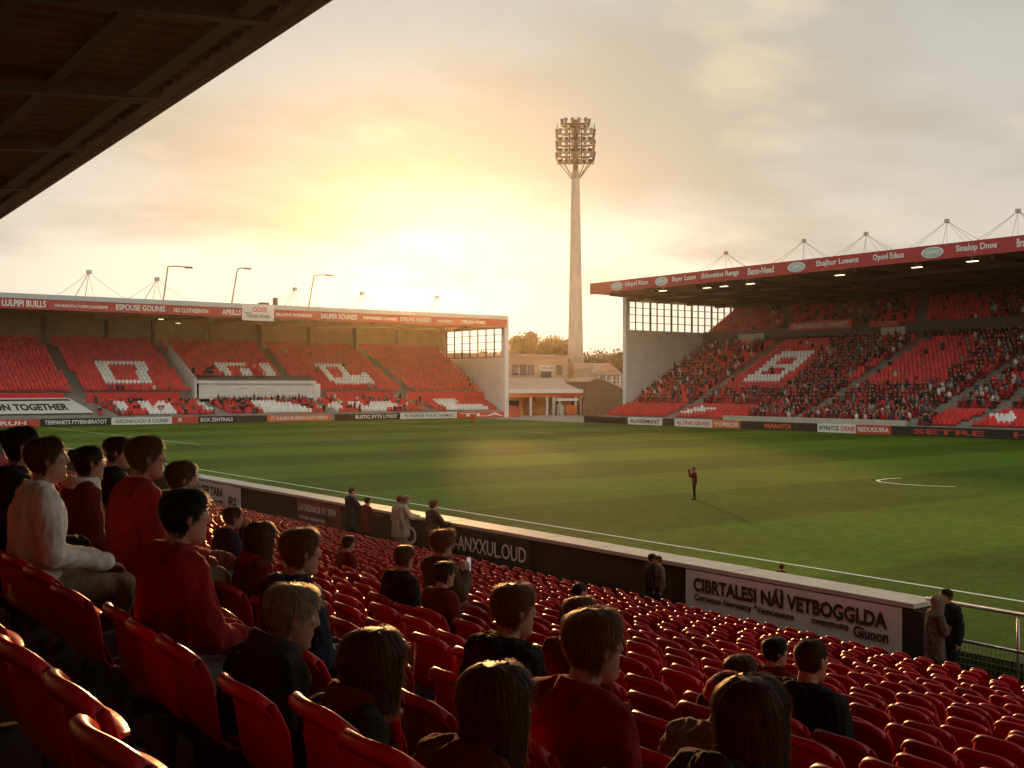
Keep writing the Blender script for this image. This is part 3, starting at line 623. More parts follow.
# ---------------------------------------------------------------- near stand: terrace, roof, pitchside wall, railing
def FL(X): return 3.91-.28*X+.0022*X*X
NR = 26; PITCH = .7
def RX_(k): return .84+PITCH*k
YA, YB = -34., 92.
near = empty('main_stand', (0, 0, 0), 'dark brown roofed stand the spectators sit in, its roof cutting the upper left sky', 'grandstand')
poly = [(-6, -1.2)]
for k in range(-4, NR):
    x = RX_(k)-.3; poly += [(x, FL(RX_(k-1)) if k > -4 else FL(RX_(k))), (x, FL(RX_(k)))]
poly += [(19.58, FL(RX_(NR-1))), (19.58, -1.2)]
poly[0] = (RX_(-4)-.3, -1.2); del poly[1]
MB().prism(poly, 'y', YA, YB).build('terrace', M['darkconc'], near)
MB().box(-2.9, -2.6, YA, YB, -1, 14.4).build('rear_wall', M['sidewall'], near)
MB().prism([(-2.6, 14.3), (-2.6, FL(-2)), (9, FL(9)+.1), (9, 14.6)], 'y', YA-.4, YA-.05).build('end_light_block', M['sidewall'], near)  # unseen end wall, added to keep light from the open side off the rows
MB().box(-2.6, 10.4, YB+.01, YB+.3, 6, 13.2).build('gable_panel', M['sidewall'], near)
RZ = 13.15
def rz(X): return RZ+.06*(X-10.5)
rf = MB()
n = int((YB+10-YA)/.32)
pts = []
for i in range(n+1):
    y = YA-6+i*.32; pts += [(y, 0 if i % 2 else .07), (y+.14, 0 if i % 2 else .07)]
vs = [(-2.7, y, rz(-2.7)+.35+z) for y, z in pts]+[(10.3, y, rz(10.3)+.35+z) for y, z in pts]; m_ = len(pts)
vs2 = [(x, y, z+.05) for x, y, z in vs]
rf.add(vs+vs2, [(i, i+1, m_+i+1, m_+i) for i in range(m_-1)]+[(3*m_+i, 3*m_+i+1, 2*m_+i+1, 2*m_+i) for i in range(m_-1)]); rf.build('roof', M['roofpanel'], near)
def ibeam(x, w=.16, d=.34, nm='purlin'):
    z = rz(x)+.34; mb = MB().box(x-w, x+w, YA-6, YB+4, z-d, z-d+.035).box(x-.02, x+.02, YA-6, YB+4, z-d+.036, z-.03); return mb.build(nm, M['roofbeam'], near)
for x in (1, 3.1, 5.2, 7.25): ibeam(x)
ibeam(9.25, .2, .42)
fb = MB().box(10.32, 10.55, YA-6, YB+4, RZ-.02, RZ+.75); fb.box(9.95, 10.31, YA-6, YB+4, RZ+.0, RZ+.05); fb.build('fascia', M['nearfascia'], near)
for y in [28.7+6.7*k for k in range(-6, 11)]:
    MB().prism([(-2.5, rz(-2.5)-.55), (9.9, rz(9.9)-.1), (9.9, rz(9.9)+.28), (-2.5, rz(-2.5)+.28)], 'y', y-.14, y+.14).build('rafter', M['roofbeam'], near)
for ch in near.children:      # the roof falls slightly towards its far end
    if ch.name.split('.')[0] in ('roof', 'purlin', 'fascia', 'rafter', 'gable_panel'):
        for v in ch.data.vertices: v.co.z -= .16+.032*(v.co.y-20)
rebase(near, (0, 30, -1.2))
XW = 19.6; WT = .90; WB = FL(RX_(NR-1))
yR = onX(925, 600, 20).y
pw = empty('pitchside_wall', (0, 0, 0), 'long dark wall with a wide pale coping between the near seats and the pitch', 'wall')
MB().box(XW, 20.32, yR, YB, -1.2, WT-.1).build('wall_face', M['maroon'], pw)
cp = MB(); y = yR-.05; i = 0
while y < YB: cp.box(XW-.06, 20.42, y, min(y+2.38, YB), WT-.098, WT+rng.uniform(-.006, .006)); y += 2.4
cp.build('coping', M['coping'], pw)
rebase(pw, (XW, 40, -1.2))
def wboard(px0, px1, bm, lab, z0=WB+.12, z1=WT-.13):
    a = onX(px0, 500, XW-.05).y; b = onX(px1, 500, XW-.05).y
    return tag(MB().box(0, .05, b-a, 0, 0, z1-z0).build('wall_board', bm, None, loc=(XW-.06, a, z0)), lab, 'advertising board'), a-b, z1-z0
def wt(o, s, m_, px, w, h, x, z, bold=.08): text(s, m_, o, (-.006, -x, z), Ym, Zu, w, h, .008, bold)
o, w, h = wboard(686, 902, M['boardw'], 'large grey white board with big black letters on the near wall')
wt(o, 'CIBRTALESI NÁÌ VETBOGGLDA', M['ink'], 0, w*.9, h*.36, w*.045, h*.58, .1)
wt(o, 'Cernesos Nersezzy "Vemoeenns', M['ink'], 0, w*.50, h*.17, w*.05, h*.36, .05)
wt(o, 'nwengnums', M['ink'], 0, w*.16, h*.13, w*.63, h*.38, .05); wt(o, 'Giuoon', M['ink'], 0, w*.14, h*.2, w*.81, h*.34, .07)
o, w, h = wboard(192, 240, M['boardw'], 'small white board with dark letters at the far left of the near wall')
wt(o, 'MAGEP TARA', M['ink'], 0, w*.62, h*.36, w*.06, h*.5, .08); wt(o, 'ruminated benefit', M['ink'], 0, w*.6, h*.15, w*.08, h*.25, .05); wt(o, 'IRS', M['ink'], 0, w*.16, h*.35, w*.78, h*.25, .05)
o, w, h = wboard(297, 340, mat('dull_red_board', (.22, .04, .03), .5, var=.1), 'dull red board with faint lettering left of the hatted man at the wall')
wt(o, 'LATADNCR BT IEIN', M['boardw'], 0, w*.85, h*.22, w*.06, h*.62, .05); wt(o, 'thraxs numerials', M['boardw'], 0, w*.6, h*.14, w*.08, h*.34, .04)
o, w, h = wboard(384, 530, M['black'], 'black board with tall white letters behind the people standing at the wall')
wt(o, 'IO', M['boardw'], 0, w*.13, h*.55, w*.13, h*.25, .02); wt(o, 'JHLI-ANXXUL.OUD', M['boardw'], 0, w*.56, h*.52, w*.42, h*.28, .02)
o, w, h = wboard(903, 924, M['black'], 'short blank black panel at the right end of the near wall')
rl = empty('pitchside_railing', (0, 0, 0), 'shiny two bar metal railing continuing right of the near wall', 'railing')
for z, r in ((WT+.08, .045), (WT-.62, .035)): MB().tube([(19.9, yR-.1, z), (19.9, -25, z)], r, 10).build('rail', M['chrome'], rl, True)
y = yR-.3
while y > -20: MB().tube([(19.9, y, -.5), (19.9, y, WT+.06)], .03, 8).build('upright', M['steel'], rl, True); y -= 1.7
mesh_ = MB(); y = yR-.3
while y > -2: mesh_.box(19.895, 19.905, y-.004, y+.004, -.45, WT-.64); y -= .09
z = -.4
while z < WT-.65: mesh_.box(19.896, 19.904, -2, yR-.3, z-.004, z+.004); z += .12
mesh_.build('wire_mesh', M['steel'], rl); rebase(rl, (19.9, yR-8, -.5))
struct('gangway', MB().box(19.585, 20.19, -60, yR-.02, -.6, -.41), M['darkconc'])
# ---------------------------------------------------------------- people
def fabric(name, col, rough=.9, sheen=.03, var=.28): return mat("fabric_"+name, col, rough, var=var, vscale=9, bump=.4, bscale=160, sheen=sheen, spec=.15)
FB = dict(white=fabric('pale_shirt', (.64, .62, .59)), red=fabric('red_jumper', (.26, .008, .011)), dred=fabric('dark_red', (.12, .008, .010)), black=fabric('black', (.014, .013, .014)), navy=fabric('navy', (.022, .028, .05)),
   grey=fabric('dark_grey', (.045, .04, .035)), brown=fabric('brown', (.07, .045, .03)), beige=fabric('beige', (.42, .33, .24)), olive=fabric('olive', (.032, .03, .018)), denim=fabric('denim', (.05, .07, .12)), khaki=fabric('khaki', (.22, .17, .11)),
   stripe=fabric('grey_blue', (.18, .19, .2)), check=fabric('muted_tweed', (.10, .07, .06), var=.45), knit=fabric('red_knit', (.45, .03, .03), sheen=.15))
SKM = [mat('skin_fair', (.42, .21, .13), .5, var=.08, vscale=25, bump=.08, bscale=120, sss=.15), mat('skin_ruddy', (.38, .17, .105), .5, var=.1, vscale=25, bump=.08, bscale=120, sss=.15)]
EYE_M = mat('eye', (.05, .035, .03), .1, var=0, spec=.8); SHOE = mat('shoe_leather', (.03, .025, .02), .4)
def hairm(name, c): return mat('hair_'+name, c, .5, spec=.3, var=.3, vscale=60, trans=.45, island=.5)
HM = dict(dark=hairm('dark_brown', (.045, .024, .013)), brown=hairm('brown', (.12, .055, .024)), red=hairm('auburn', (.24, .085, .03)), fair=hairm('fair', (.36, .22, .10)), grey=hairm('grey', (.38, .30, .22)), black=hairm('black', (.022, .014, .010)))
HP = [(-.118, .070, .028, .014), (-.105, .085, -.005, .038), (-.08, .090, -.045, .053), (-.05, .091, -.066, .060), (-.02, .092, -.082, .066), (.01, .091, -.092, .071), (.035, .086, -.099, .074), (.058, .092, -.101, .0755), (.076, .088, -.098, .0725), (.092, .074, -.088, .064), (.105, .056, -.072, .052), (.115, .038, -.052, .038), (.121, .021, -.035, .024), (.1245, .004, -.016, .009)]
def hprof(z):
    z = max(HP[0][0], min(HP[-1][0], z))
    for a, b in zip(HP, HP[1:]):
        if a[0] <= z <= b[0]:
            t = (z-a[0])/(b[0]-a[0]); return [a[i]+(b[i]-a[i])*t for i in (1, 2, 3)]
def hpt(th, z, off=0.):
    f, b, w = hprof(z); c = (f+b)/2; a = (f-b)/2+off; return Vector((c+a*math.cos(th), (w+off)*math.sin(th), z))
def ell(mb, c, r, n=10, m=7, M4=None):
    R = []
    for i in range(1, m):
        ph = -PI/2+PI*i/m; R.append([Vector((c[0]+r[0]*math.cos(ph)*math.cos(2*PI*k/n), c[1]+r[1]*math.cos(ph)*math.sin(2*PI*k/n), c[2]+r[2]*math.sin(ph))) for k in range(n)])
    if M4 is not None: R = [[M4 @ p for p in q] for q in R]
    mb.rings(R)
def cap(mb, p, q, r0, r1, n=10):
    """tapered limb with rounded ends"""
    p = Vector(p); q = Vector(q); d = (q-p).normalized(); pts = []; rs = []
    for a in (-75, -45, -15): pts.append(p+d*r0*math.sin(math.radians(a))); rs.append(r0*math.cos(math.radians(a)))
    for a in (15, 45, 75): pts.append(q+d*r1*math.sin(math.radians(a))); rs.append(r1*math.cos(math.radians(a)))
    mb.tube(pts, rs, n)
def remesh(mb, name, mats, vox, smooth=3, fold=0., fs=9., seed=0):
    me = mb.mesh(name, mats); o = bpy.data.objects.new('tmp', me); C.objects.link(o)
    m = o.modifiers.new('r', 'REMESH'); m.mode = 'VOXEL'; m.voxel_size = vox
    if smooth: s = o.modifiers.new('s', 'SMOOTH'); s.factor = .5; s.iterations = smooth
    dg = bpy.context.evaluated_depsgraph_get(); dg.update()
    out = bpy.data.meshes.new_from_object(o.evaluated_get(dg), depsgraph=dg); bpy.data.objects.remove(o); bpy.data.meshes.remove(me)
    out.name = name
    if fold:
        out.update(); off = Vector((seed*3.1, seed*1.7, 0))
        for v, nn in zip(out.vertices, [Vector(v.normal) for v in out.vertices]):
            p = v.co; q = Vector((p.x*fs, p.y*fs, p.z*fs*.62+math.sin(p.y*9)*.8))+off
            h = 1-abs(noise.noise(q))*2.4; h2 = .5-abs(noise.noise(q*2.1+Vector((4, 4, 4))))*2; v.co = p+nn*(h*.55+h2*.5)*fold
    out.polygons.foreach_set('use_smooth', [True]*len(out.polygons)); out.materials.clear()
    for m_ in mats: out.materials.append(m_)
    return out
def body_rings(J, infl, parts):
    mb = MB(); S = J['up']; Fd = J['fwd']; hip = J['hip']
    def ring(t, fx, rx, ry, n=18):
        c = hip+S*t+Fd*fx; return [c+Fd*((rx+infl)*math.cos(2*PI*k/n))+Vector((0, 1, 0))*((ry+infl)*math.sin(2*PI*k/n)) for k in range(n)]
    if 'torso' in parts:
        g = J['girth']
        mb.rings([ring(t, f, rx*g, ry*(.5+.5*g)) for t, f, rx, ry in ((-.07, 0, .07, .10), (-.05, 0, .11, .15), (.02, -.005, .122, .175), (.12, -.012, .118, .165), (.24, -.012, .115, .160), (.34, -.008, .124, .172), (.43, -.012, .118, .186), (.495, -.018, .095, .185), (.535, -.02, .072, .145), (.565, -.018, .055, .085), (.585, -.012, .045, .055))])
    if 'arms' in parts:
        for s in (0, 1):
            a, b, c = J['arm'][s]; nb = hip+S*.545-Fd*.012+Vector((0, (a.y)*.28, 0)); cap(mb, nb, a+S*.012, .048+infl*.8, .056+infl); cap(mb, a-S*.10*0, a.lerp(hip+S*.38+Vector((0, a.y*.7, 0)), .8), .06+infl, .07+infl); cap(mb, a, b, .066+infl, .050+infl); cap(mb, b, c, .051+infl, .033+infl*1.2)
    if 'legs' in parts:
        for s in (0, 1):
            a, b, c = J['leg'][s]; cap(mb, a, b, .088+infl, .062+infl); cap(mb, b, c, .062+infl, .042+infl)
    return mb
def hand(mb, w, d, nrm, side, curl=.5, k=1.):
    """palm, four unequal bent fingers and a thumb from the wrist w along d; nrm is the palm's back"""
    d = Vector(d).normalized(); nrm = Vector(nrm); nrm = (nrm-d*nrm.dot(d)).normalized(); sd = d.cross(nrm)*(1 if side == 0 else -1)
    w = Vector(w)
    for o in (-.03, -.01, .01, .03): cap(mb, w+sd*o*.55*k, w+d*.085*k+sd*o*k, .014*k, .012*k, 8)
    for o, L in ((-.032, .066), (-.011, .078), (.011, .074), (.032, .058)):
        p = w+d*.088*k+sd*o*k; q = p+(d*math.cos(curl)-nrm*math.sin(curl))*L*.5*k; r = q+(d*math.cos(curl*2.2)-nrm*math.sin(curl*2.2))*L*.5*k
        cap(mb, p, q, .0092*k, .0086*k, 7); cap(mb, q, r, .0086*k, .0074*k, 7)
    p = w+d*.025*k-sd*.03*k; q = p+(d*.7-sd*.75-nrm*.2).normalized()*.042*k; r = q+(d*.95-sd*.1-nrm*.35).normalized()*.034*k
    cap(mb, p, q, .013*k, .0105*k, 7); cap(mb, q, r, .0102*k, .0085*k, 7)
def person(loc, rz_, label, top='red', legs='denim', hair='dark', style='short', s=1., lean=.05, hyaw=0., hpitch=0., pose='sit', arms='lap', lod=0, skin=0, girth=1., topname='jumper', collar=None, group='seated spectators', seed=1, hood=False, glasses=False, hat=None, female=False, nohair=False, headroll=0., scarf=None):
    r = random.Random(seed*13+5); V = Vector
    up = V((math.sin(lean), 0, math.cos(lean))); fwd = V((math.cos(lean), 0, -math.sin(lean)))
    st = pose == 'stand'; hip = V((.10, 0, .51)) if not st else V((0, 0, .93))
    sh = .165 if female else .19
    J = dict(up=up, fwd=fwd, hip=hip, girth=girth); A = []
    for sg in (-1, 1):
        a = hip+up*.495-fwd*.015+V((0, sg*sh, 0))
        if arms == 'lap': b = a+(fwd*.10-up*.95+V((0, sg*.28, 0))).normalized()*.30; c = V((hip.x+.36, sg*.075, hip.z+.125)) if not st else b+V((.2, -sg*.05, -.14))
        elif arms == 'knees': b = a+(fwd*.30-up*.9+V((0, sg*.3, 0))).normalized()*.30; c = V((hip.x+.36, sg*.10, hip.z+.13))
        elif arms == 'down': b = a+(fwd*-.06-up+V((0, sg*.2, 0))).normalized()*.30; c = b+(fwd*.25-up+V((0, sg*.02, 0))).normalized()*.26
        elif arms == 'fold': b = a+(fwd*.3-up*.9+V((0, sg*.2, 0))).normalized()*.30; c = b+(fwd*.45+up*.15-V((0, sg*.9, 0))).normalized()*.25
        elif arms == 'wall': b = a+(fwd*.6-up*.75+V((0, sg*.3, 0))).normalized()*.30; c = b+(fwd*.95-up*.12-V((0, sg*.25, 0))).normalized()*.26
        elif arms == 'mouth': b = a+(fwd*.5-up*.85+V((0, sg*.25, 0))).normalized()*.30; c = hip+up*.60+fwd*.16+V((0, sg*.03, 0)) if sg == -1 else V((hip.x+.36, sg*.1, hip.z+.12))
        elif arms == 'read': b = a+(fwd*.35-up*.9+V((0, sg*.3, 0))).normalized()*.30; c = hip+up*.40+fwd*.30+V((0, sg*.045, 0))
        elif arms == 'photo': b = a+(fwd*.72-up*.5+V((0, sg*.35, 0))).normalized()*.30; c = hip+up*.70+fwd*.27+V((0, sg*.055, 0))
        A.append((a, b, c))
    J['arm'] = A; Lg = []
    for sg in (-1, 1):
        a = V((hip.x+.02, sg*.09, hip.z-.01))
        if st: Lg.append((a, V((.02, sg*.10, .49)), V((-.01, sg*.11, .09))))
        else: Lg.append((a, V((hip.x+.44, sg*.13, .50)), V((hip.x+.40+r.uniform(-.06, .06), sg*.13, .09))))
    J['leg'] = Lg
    hb = hip+up*.70+fwd*.015+V((.012, 0, 0)); HMx = Matrix.Translation(hb) @ Matrix.Rotation(hyaw, 4, 'Z') @ Matrix.Rotation(hpitch, 4, 'Y') @ Matrix.Rotation(headroll, 4, 'X')
    vox = (.0068, .011, .018)[lod]
    mb = body_rings(J, 0, ('torso', 'arms', 'legs'))
    # neck and head with brow, nose, lips, chin and ears
    n0 = hip+up*.54-fwd*.012
    cap(mb, n0, HMx @ V((-.022, 0, -.035)), .062 if not female else .052, .056 if not female else .047, 12)
    mb.rings([[HMx @ hpt(2*PI*k/26, z) for k in range(26)] for z in [HP[0][0]+i*(HP[-1][0]-HP[0][0])/26 for i in range(27)]])
    if lod < 2:
        nz = [[HMx @ V((x+rx*math.cos(2*PI*k/8), ry*math.sin(2*PI*k/8), z)) for k in range(8)] for x, z, rx, ry in ((.088, .052, .008, .008), (.094, .03, .012, .0085), (.102, .008, .014, .012), (.104, -.012, .017, .017), (.092, -.022, .012, .014))]
        mb.rings(nz)
        for c, e in (((.082, 0, .058), (.017, .052, .010)), ((.089, 0, -.043), (.011, .022, .0065)), ((.087, 0, -.056), (.011, .020, .007)), ((.079, 0, -.094), (.017, .022, .018)), ((.066, .034, .008), (.022, .022, .018)), ((.066, -.034, .008), (.022, .022, .018))):
            ell(mb, c, e, M4=HMx)
    for sg in (-1, 1):
        ell(mb, (0, 0, 0), (.021, .010, .034), M4=HMx @ Matrix.Translation((-.010, sg*.079, .012)) @ Matrix.Rotation(sg*-.35, 4, 'Z') @ Matrix.Rotation(.2, 4, 'Y'))
    for s_ in (0, 1):
        a, b, c = A[s_]; d = (c-b).normalized(); nr = V((0, 0, 1))
        if arms in ('lap', 'knees'): d = (d+V((.3, 0, -.25))).normalized()
        if arms == 'fold': nr = fwd
        if arms in ('mouth', 'photo', 'read') and (s_ == 0 or arms != 'mouth'): d = up; nr = -fwd if arms == 'mouth' else V((0, -1 if s_ == 0 else 1, 0))
        if arms == 'down': nr = V((0, -1 if s_ == 0 else 1, 0))
        hand(mb, c, d, nr, s_, .45 if arms != 'fold' else .2)
    me = remesh(mb, 'person', [SKM[skin], EYE_M], vox, 1)
    inv = HMx.inverted(); idx = []
    ey = [V((.084, .033, .036)), V((.084, -.033, .036))]
    for p in me.polygons:
        q = inv @ p.center; idx.append(1 if lod < 2 and min(((q-e)*1).length for e in ey) < .0095 else 0)
    me.polygons.foreach_set('material_index', idx)
    o = obj('person', me, None, loc); o.rotation_euler.z = rz_; o.scale = (s, s, s); tag(o, label, 'person', group)
    # clothes
    tm = FB[top]; jk = topname in ('jacket', 'coat', 'hoodie')
    tb = body_rings(J, .020 if jk else .013, ('torso', 'arms'))
    if st and topname == 'coat':
        tb.rings([[V((cx+rx*math.cos(2*PI*k/16), ry*math.sin(2*PI*k/16), z)) for k in range(16)] for z, cx, rx, ry in ((.62, .01, .17, .22), (.8, 0, .165, .215), (1.0, 0, .15, .20), (1.1, 0, .13, .18))])
    obj(topname, remesh(tb, topname, [tm], vox*1.25, 9 if lod < 2 else 4, (.020 if jk else .015) if lod < 2 else .010, 8.5, seed), o)
    if collar or jk or hood:
        cm = FB[collar or top]; cb = MB(); n = 18
        hgt, rad, th = (.05, .078, .009)
        c0 = hip+up*.545-fwd*.014
        if hood:
            hb0 = MB(); ell(hb0, (0, 0, 0), (.050, .095, .075), 14, 9, Matrix.Translation(c0-fwd*.085-up*.01) @ Matrix.Rotation(-.35+lean, 4, 'Y')); ell(hb0, (0, 0, 0), (.085, .10, .035), 14, 7, Matrix.Translation(c0-fwd*.01+up*.015))
            obj('hood', remesh(hb0, 'hood', [cm], .011, 4, .012, 16, seed), o)
        def cr(rr, h): return [c0+up*(h+.012*math.cos(2*PI*k/n+PI))+fwd*(rr*1.02*math.cos(2*PI*k/n))+V((0, rr*math.sin(2*PI*k/n), 0)) for k in range(n)]
        cb.rings([cr(rad*1.3, -.025), cr(rad*1.1, hgt*.5), cr(rad, hgt), cr(rad-th, hgt), cr(rad-th, -.02)], cap=False)
        obj('collar', cb.mesh('collar', [cm], True), o)
    if scarf:
        n = 20; c0 = hip+up*.56-fwd*.012
        def sr(rr, h, j=0): return [c0+up*(h+.012*math.cos(2*PI*k/n+PI)+.006*math.sin(5*PI*k/n+seed))+fwd*((rr+.006*math.sin(7*PI*k/n+j))*1.05*math.cos(2*PI*k/n))+V((0, (rr+.006*math.sin(6*PI*k/n+j))*math.sin(2*PI*k/n), 0)) for k in range(n)]
        sc_ = MB(); sc_.rings([sr(.072, -.03), sr(.105, -.035), sr(.115, -.005), sr(.104, .028), sr(.108, .04), sr(.098, .068), sr(.074, .06)], 0, False); obj('scarf', sc_.mesh('scarf', [FB[scarf]], True), o)
    lb = body_rings(J, .012, ('legs',)); rings_t = body_rings(J, .010, ('torso',))
    cap(lb, hip+V((-.01, -.05, 0)), hip+V((-.01, .05, 0)), .125, .125, 12)
    obj('trousers', remesh(lb, 'trousers', [FB[legs]], .014 if lod < 2 else .02, 5, .011, 11, seed+3), o)
    for sg in (0, 1):
        a = Lg[sg][2]; sb = MB(); cap(sb, a+V((-.02, 0, -.045)), a+V((.15, 0, -.055)), .044, .036, 10); obj('shoe', sb.mesh('shoe', SHOE, True), o)
    # hair or headwear
    hm = HM[hair]
    long_ = {'long': .34, 'bob': .13}.get(style, 0)
    if hat and not long_ and style != 'curly': style = 'buzz'
    KS = [(0, .082), (.7, .072), (1.1, .035), (1.45, .010), (1.75, -.004), (2.0, -.045), (2.6, -.066), (PI, -.072)]
    if style in ('buzz', 'bald'): KS = [(0, .092 if style == 'buzz' else .113), (.7, .085 if style == 'buzz' else .108), (1.1, .045 if style == 'buzz' else .06), (1.45, .014), (1.75, .0), (2., -.03), (2.6, -.055), (PI, -.06)]
    def hl(th):
        a = abs((th+PI) % (2*PI)-PI)
        if long_:
            if a < .55: return .078
            t = min(1, (a-.55)/.75); e = t*t*(3-2*t); return .078*(1-e)-long_*e*(1+.05*math.sin(th*7+seed))
        for p, q in zip(KS, KS[1:]):
            if p[0] <= a <= q[0]: t = (a-p[0])/(q[0]-p[0]); return p[1]+(q[1]-p[1])*t
        return KS[-1][1]
    T_ = dict(short=.017, buzz=.006, bald=.004, long=.030, bob=.034, bun=.010, curly=.042)[style]
    TOP = .1245
    def hsurf(th, q, ex=0.):
        """hair surface: q = 1 at the crown, 0 at the hairline or tips"""
        z0 = hl(th); q = max(0., min(1., q)); z = TOP-(TOP-z0)*(1-q)**(1.7 if not long_ else 2.1)
        off = T_ if long_ else .003+(T_-.003)*min(1, q*3.5)**.6
        if long_ and z < 0:
            t = min(1, -z/.34); f, b, w = hprof(max(z, -.035)); k = min(1, -z/.08); cx = (f+b)/2-.012*t
            off += .004+.030*t*t; p = V((cx+((f-b)/2+off+ex)*math.cos(th)-.02*t, (w+off*1.1+.02*t**1.5+ex)*math.sin(th), z))
        else: p = hpt(th, z, off+ex)
        p.z += (off+ex)*1.05*max(0, (z-.03)/.095)**1.5 if z > .03 else 0
        return p
    n = 48; m_ = 15 if not long_ else 24; hb_ = MB(); vs = []
    if not nohair:
        for i in range(m_):
            for k in range(n):
                th = 2*PI*k/n; p = hsurf(th, i/(m_-1)*.995); w = noise.noise(V((p.x*38, p.y*38, p.z*14+seed)))*.008*(1 if style not in ('buzz', 'bald') else .2)+(noise.noise(V((th*5, p.z*4, seed)))*.006 if long_ else 0); vs.append(HMx @ (p+V((p.x, p.y, max(0, p.z))).normalized()*w))
        hb_.add(vs, [(i*n+k, i*n+(k+1) % n, (i+1)*n+(k+1) % n, (i+1)*n+k) for i in range(m_-1) for k in range(n)]+[tuple(range((m_-1)*n, m_*n))])
        if style == 'bun': ell(hb_, (-.105, 0, .075), (.045, .045, .042), 14, 9, HMx)
        ns = {0: 6800, 1: 1800, 2: 180}[lod]; ws = (.0011, .0024, .006)[lod]; sw = (.5 if seed % 2 else -.45) if not long_ else .06
        for _ in range(ns):   # strands lying along the head
            th = r.uniform(0, 2*PI); q = .94*r.random()**(.75 if not long_ else .5); rel = {'short': .34, 'buzz': .07, 'bald': .07, 'long': .55, 'bob': .55, 'bun': .35, 'curly': .3}[style]*r.uniform(.5, 1.25)
            lf = r.uniform(.001, .009 if not long_ else .006) if r.random() < .72 else r.uniform(.007, .024 if style in ('short', 'curly', 'bun') else .020)
            if style in ('buzz', 'bald'): lf *= .5
            if style == 'curly': lf *= 2
            pts = []; g = r.gauss(0, .13 if style != 'curly' else .6); w = .004 if style == 'curly' else .0016; N_ = 3 if not long_ else 5
            for i in range(N_+1):
                t = i/N_; qq = q-rel*t; tt = th+(sw*.5+g)*t*(.35 if not long_ else .12)
                p = hsurf(tt, qq, lf*(.15+.85*t)-.0012)
                if qq < 0: p.z += qq*(.11 if not long_ else .08); p += V((math.cos(tt), math.sin(tt), 0))*lf*.6
                pts.append(p+V((r.gauss(0, w), r.gauss(0, w), r.gauss(0, w))))
            sd = (pts[-1]-pts[0]).cross(V((pts[0].x+.005, pts[0].y, max(0, pts[0].z)+.02)))
            if sd.length < 1e-7: continue
            sd = sd.normalized()*ws
            hb_.add([HMx @ x for p in pts[:-1] for x in (p-sd, p+sd)]+[HMx @ pts[-1]], [(2*i, 2*i+1, 2*i+3, 2*i+2) for i in range(N_-1)]+[(2*N_-2, 2*N_-1, 2*N_)])
        obj('hair', hb_.mesh('hair', [hm], True), o)
    if hat:
        mb2 = MB(); n = 28
        def hr(z, off, sc=1.): return [HMx @ hpt(2*PI*k/n, min(z, .122), off)+up*max(0, z-.122) for k in range(n)]
        if hat[0] == 'beanie':
            R = [hr(.02, .012), hr(.02, .022), hr(.055, .024), hr(.058, .018), hr(.09, .020), hr(.112, .018), hr(.122, .012), hr(.136, .005)]
        else:
            R = [[HMx @ (hpt(2*PI*k/n, .06, .05 if hat[0] == 'hat' else .012)) for k in range(n)], hr(.066, .014), hr(.09, .014), hr(.11, .012), hr(.122, .014), hr(.142, .012)]
        mb2.rings(R); hm_ = mb2.mesh(hat[0], [FB[hat[1]]], True); obj(hat[0] if hat[0] != 'beanie' else 'knitted_hat', hm_, o)
        if hat[0] == 'beanie': b2 = MB(); ell(b2, (0, 0, .155), (.024, .024, .022), M4=HMx); obj('pompom', b2.mesh('pompom', [FB[hat[1]]], True), o) if hat[-1] == 'pom' else None
        if hat[0] == 'cap': b2 = MB(); b2.add([HMx @ V((.09+x, y, .062-.02*x*10+dz)) for dz in (0, .006) for x, y in ((0, -.065), (.05, -.05), (.07, 0), (.05, .05), (0, .065))], [(0, 1, 2, 3, 4), (9, 8, 7, 6, 5)]+[(i, (i+1) % 5, 5+(i+1) % 5, 5+i) for i in range(5)]); obj('peak', b2.mesh('peak', [FB[hat[1]]], True), o)
    if glasses:
        gb = MB()
        for sg in (-1, 1):
            gb.tube([HMx @ V((.106, sg*.034+.024*math.cos(2*PI*k/12), .034+.019*math.sin(2*PI*k/12))) for k in range(13)], .0016, 5)
            gb.tube([HMx @ V((.104, sg*.06, .038)), HMx @ V((.05, sg*.079, .038)), HMx @ V((-.012, sg*.083, .03))], .0018, 5)
        gb.tube([HMx @ V((.108, -.01, .036)), HMx @ V((.108, .01, .036))], .0018, 5); obj('glasses', gb.mesh('glasses', [M['darksteel']]), o)
    return o, J, HMx
SEATED = []      # (row, y, short description) of every taken seat
def sit(px, py, k, w, label, s=None, who='', **kw):
    """put a seated spectator in row k where column px crosses it, head top at py"""
    lean = kw.get('lean', .05); X = RX_(k); u = (px-512)/F
    hx = X+.11+.6*math.sin(lean)+.02; d = hx/(AX[0]+RX[0]*u); y = d*(AX[1]+RX[1]*u); zt = EYE-(py-386)/F*d
    fl = FL(X); need = zt-fl; tall = .51+.70*math.cos(lean)+.012+.135
    sc = s or max(.86, min(1.12, need/tall)); zo = need-tall*sc
    SEATED.append((k, y, who)); zo = max(-.34, min(.16, zo))
    return person((X+.02, y, fl+zo), kw.pop('rz', 0), label, s=sc, **kw)
P_ = sit
P_(42, 436, 1, 45, 'man in a pale shirt at the left edge, hands on lap, face in profile', who='man in the pale shirt', top='white', topname='shirt', collar='white', legs='khaki', hair='brown', seed=11, girth=1.08, skin=1, hyaw=-.1, hpitch=-.12, lod=0, arms='lap')
P_(16, 424, 1, 40, 'person in a black coat behind the man in the pale shirt', who='person in the black coat at the left edge', top='black', topname='coat', hair='black', style='bun', seed=12, female=True, lod=1)
P_(84, 444, 2, 36, 'woman in a dark red coat with hair pulled back, right of the pale shirted man', who='woman in the dark red coat', top='dred', topname='coat', hair='dark', style='bun', seed=13, scarf='white', female=True, lod=1, hyaw=.1)
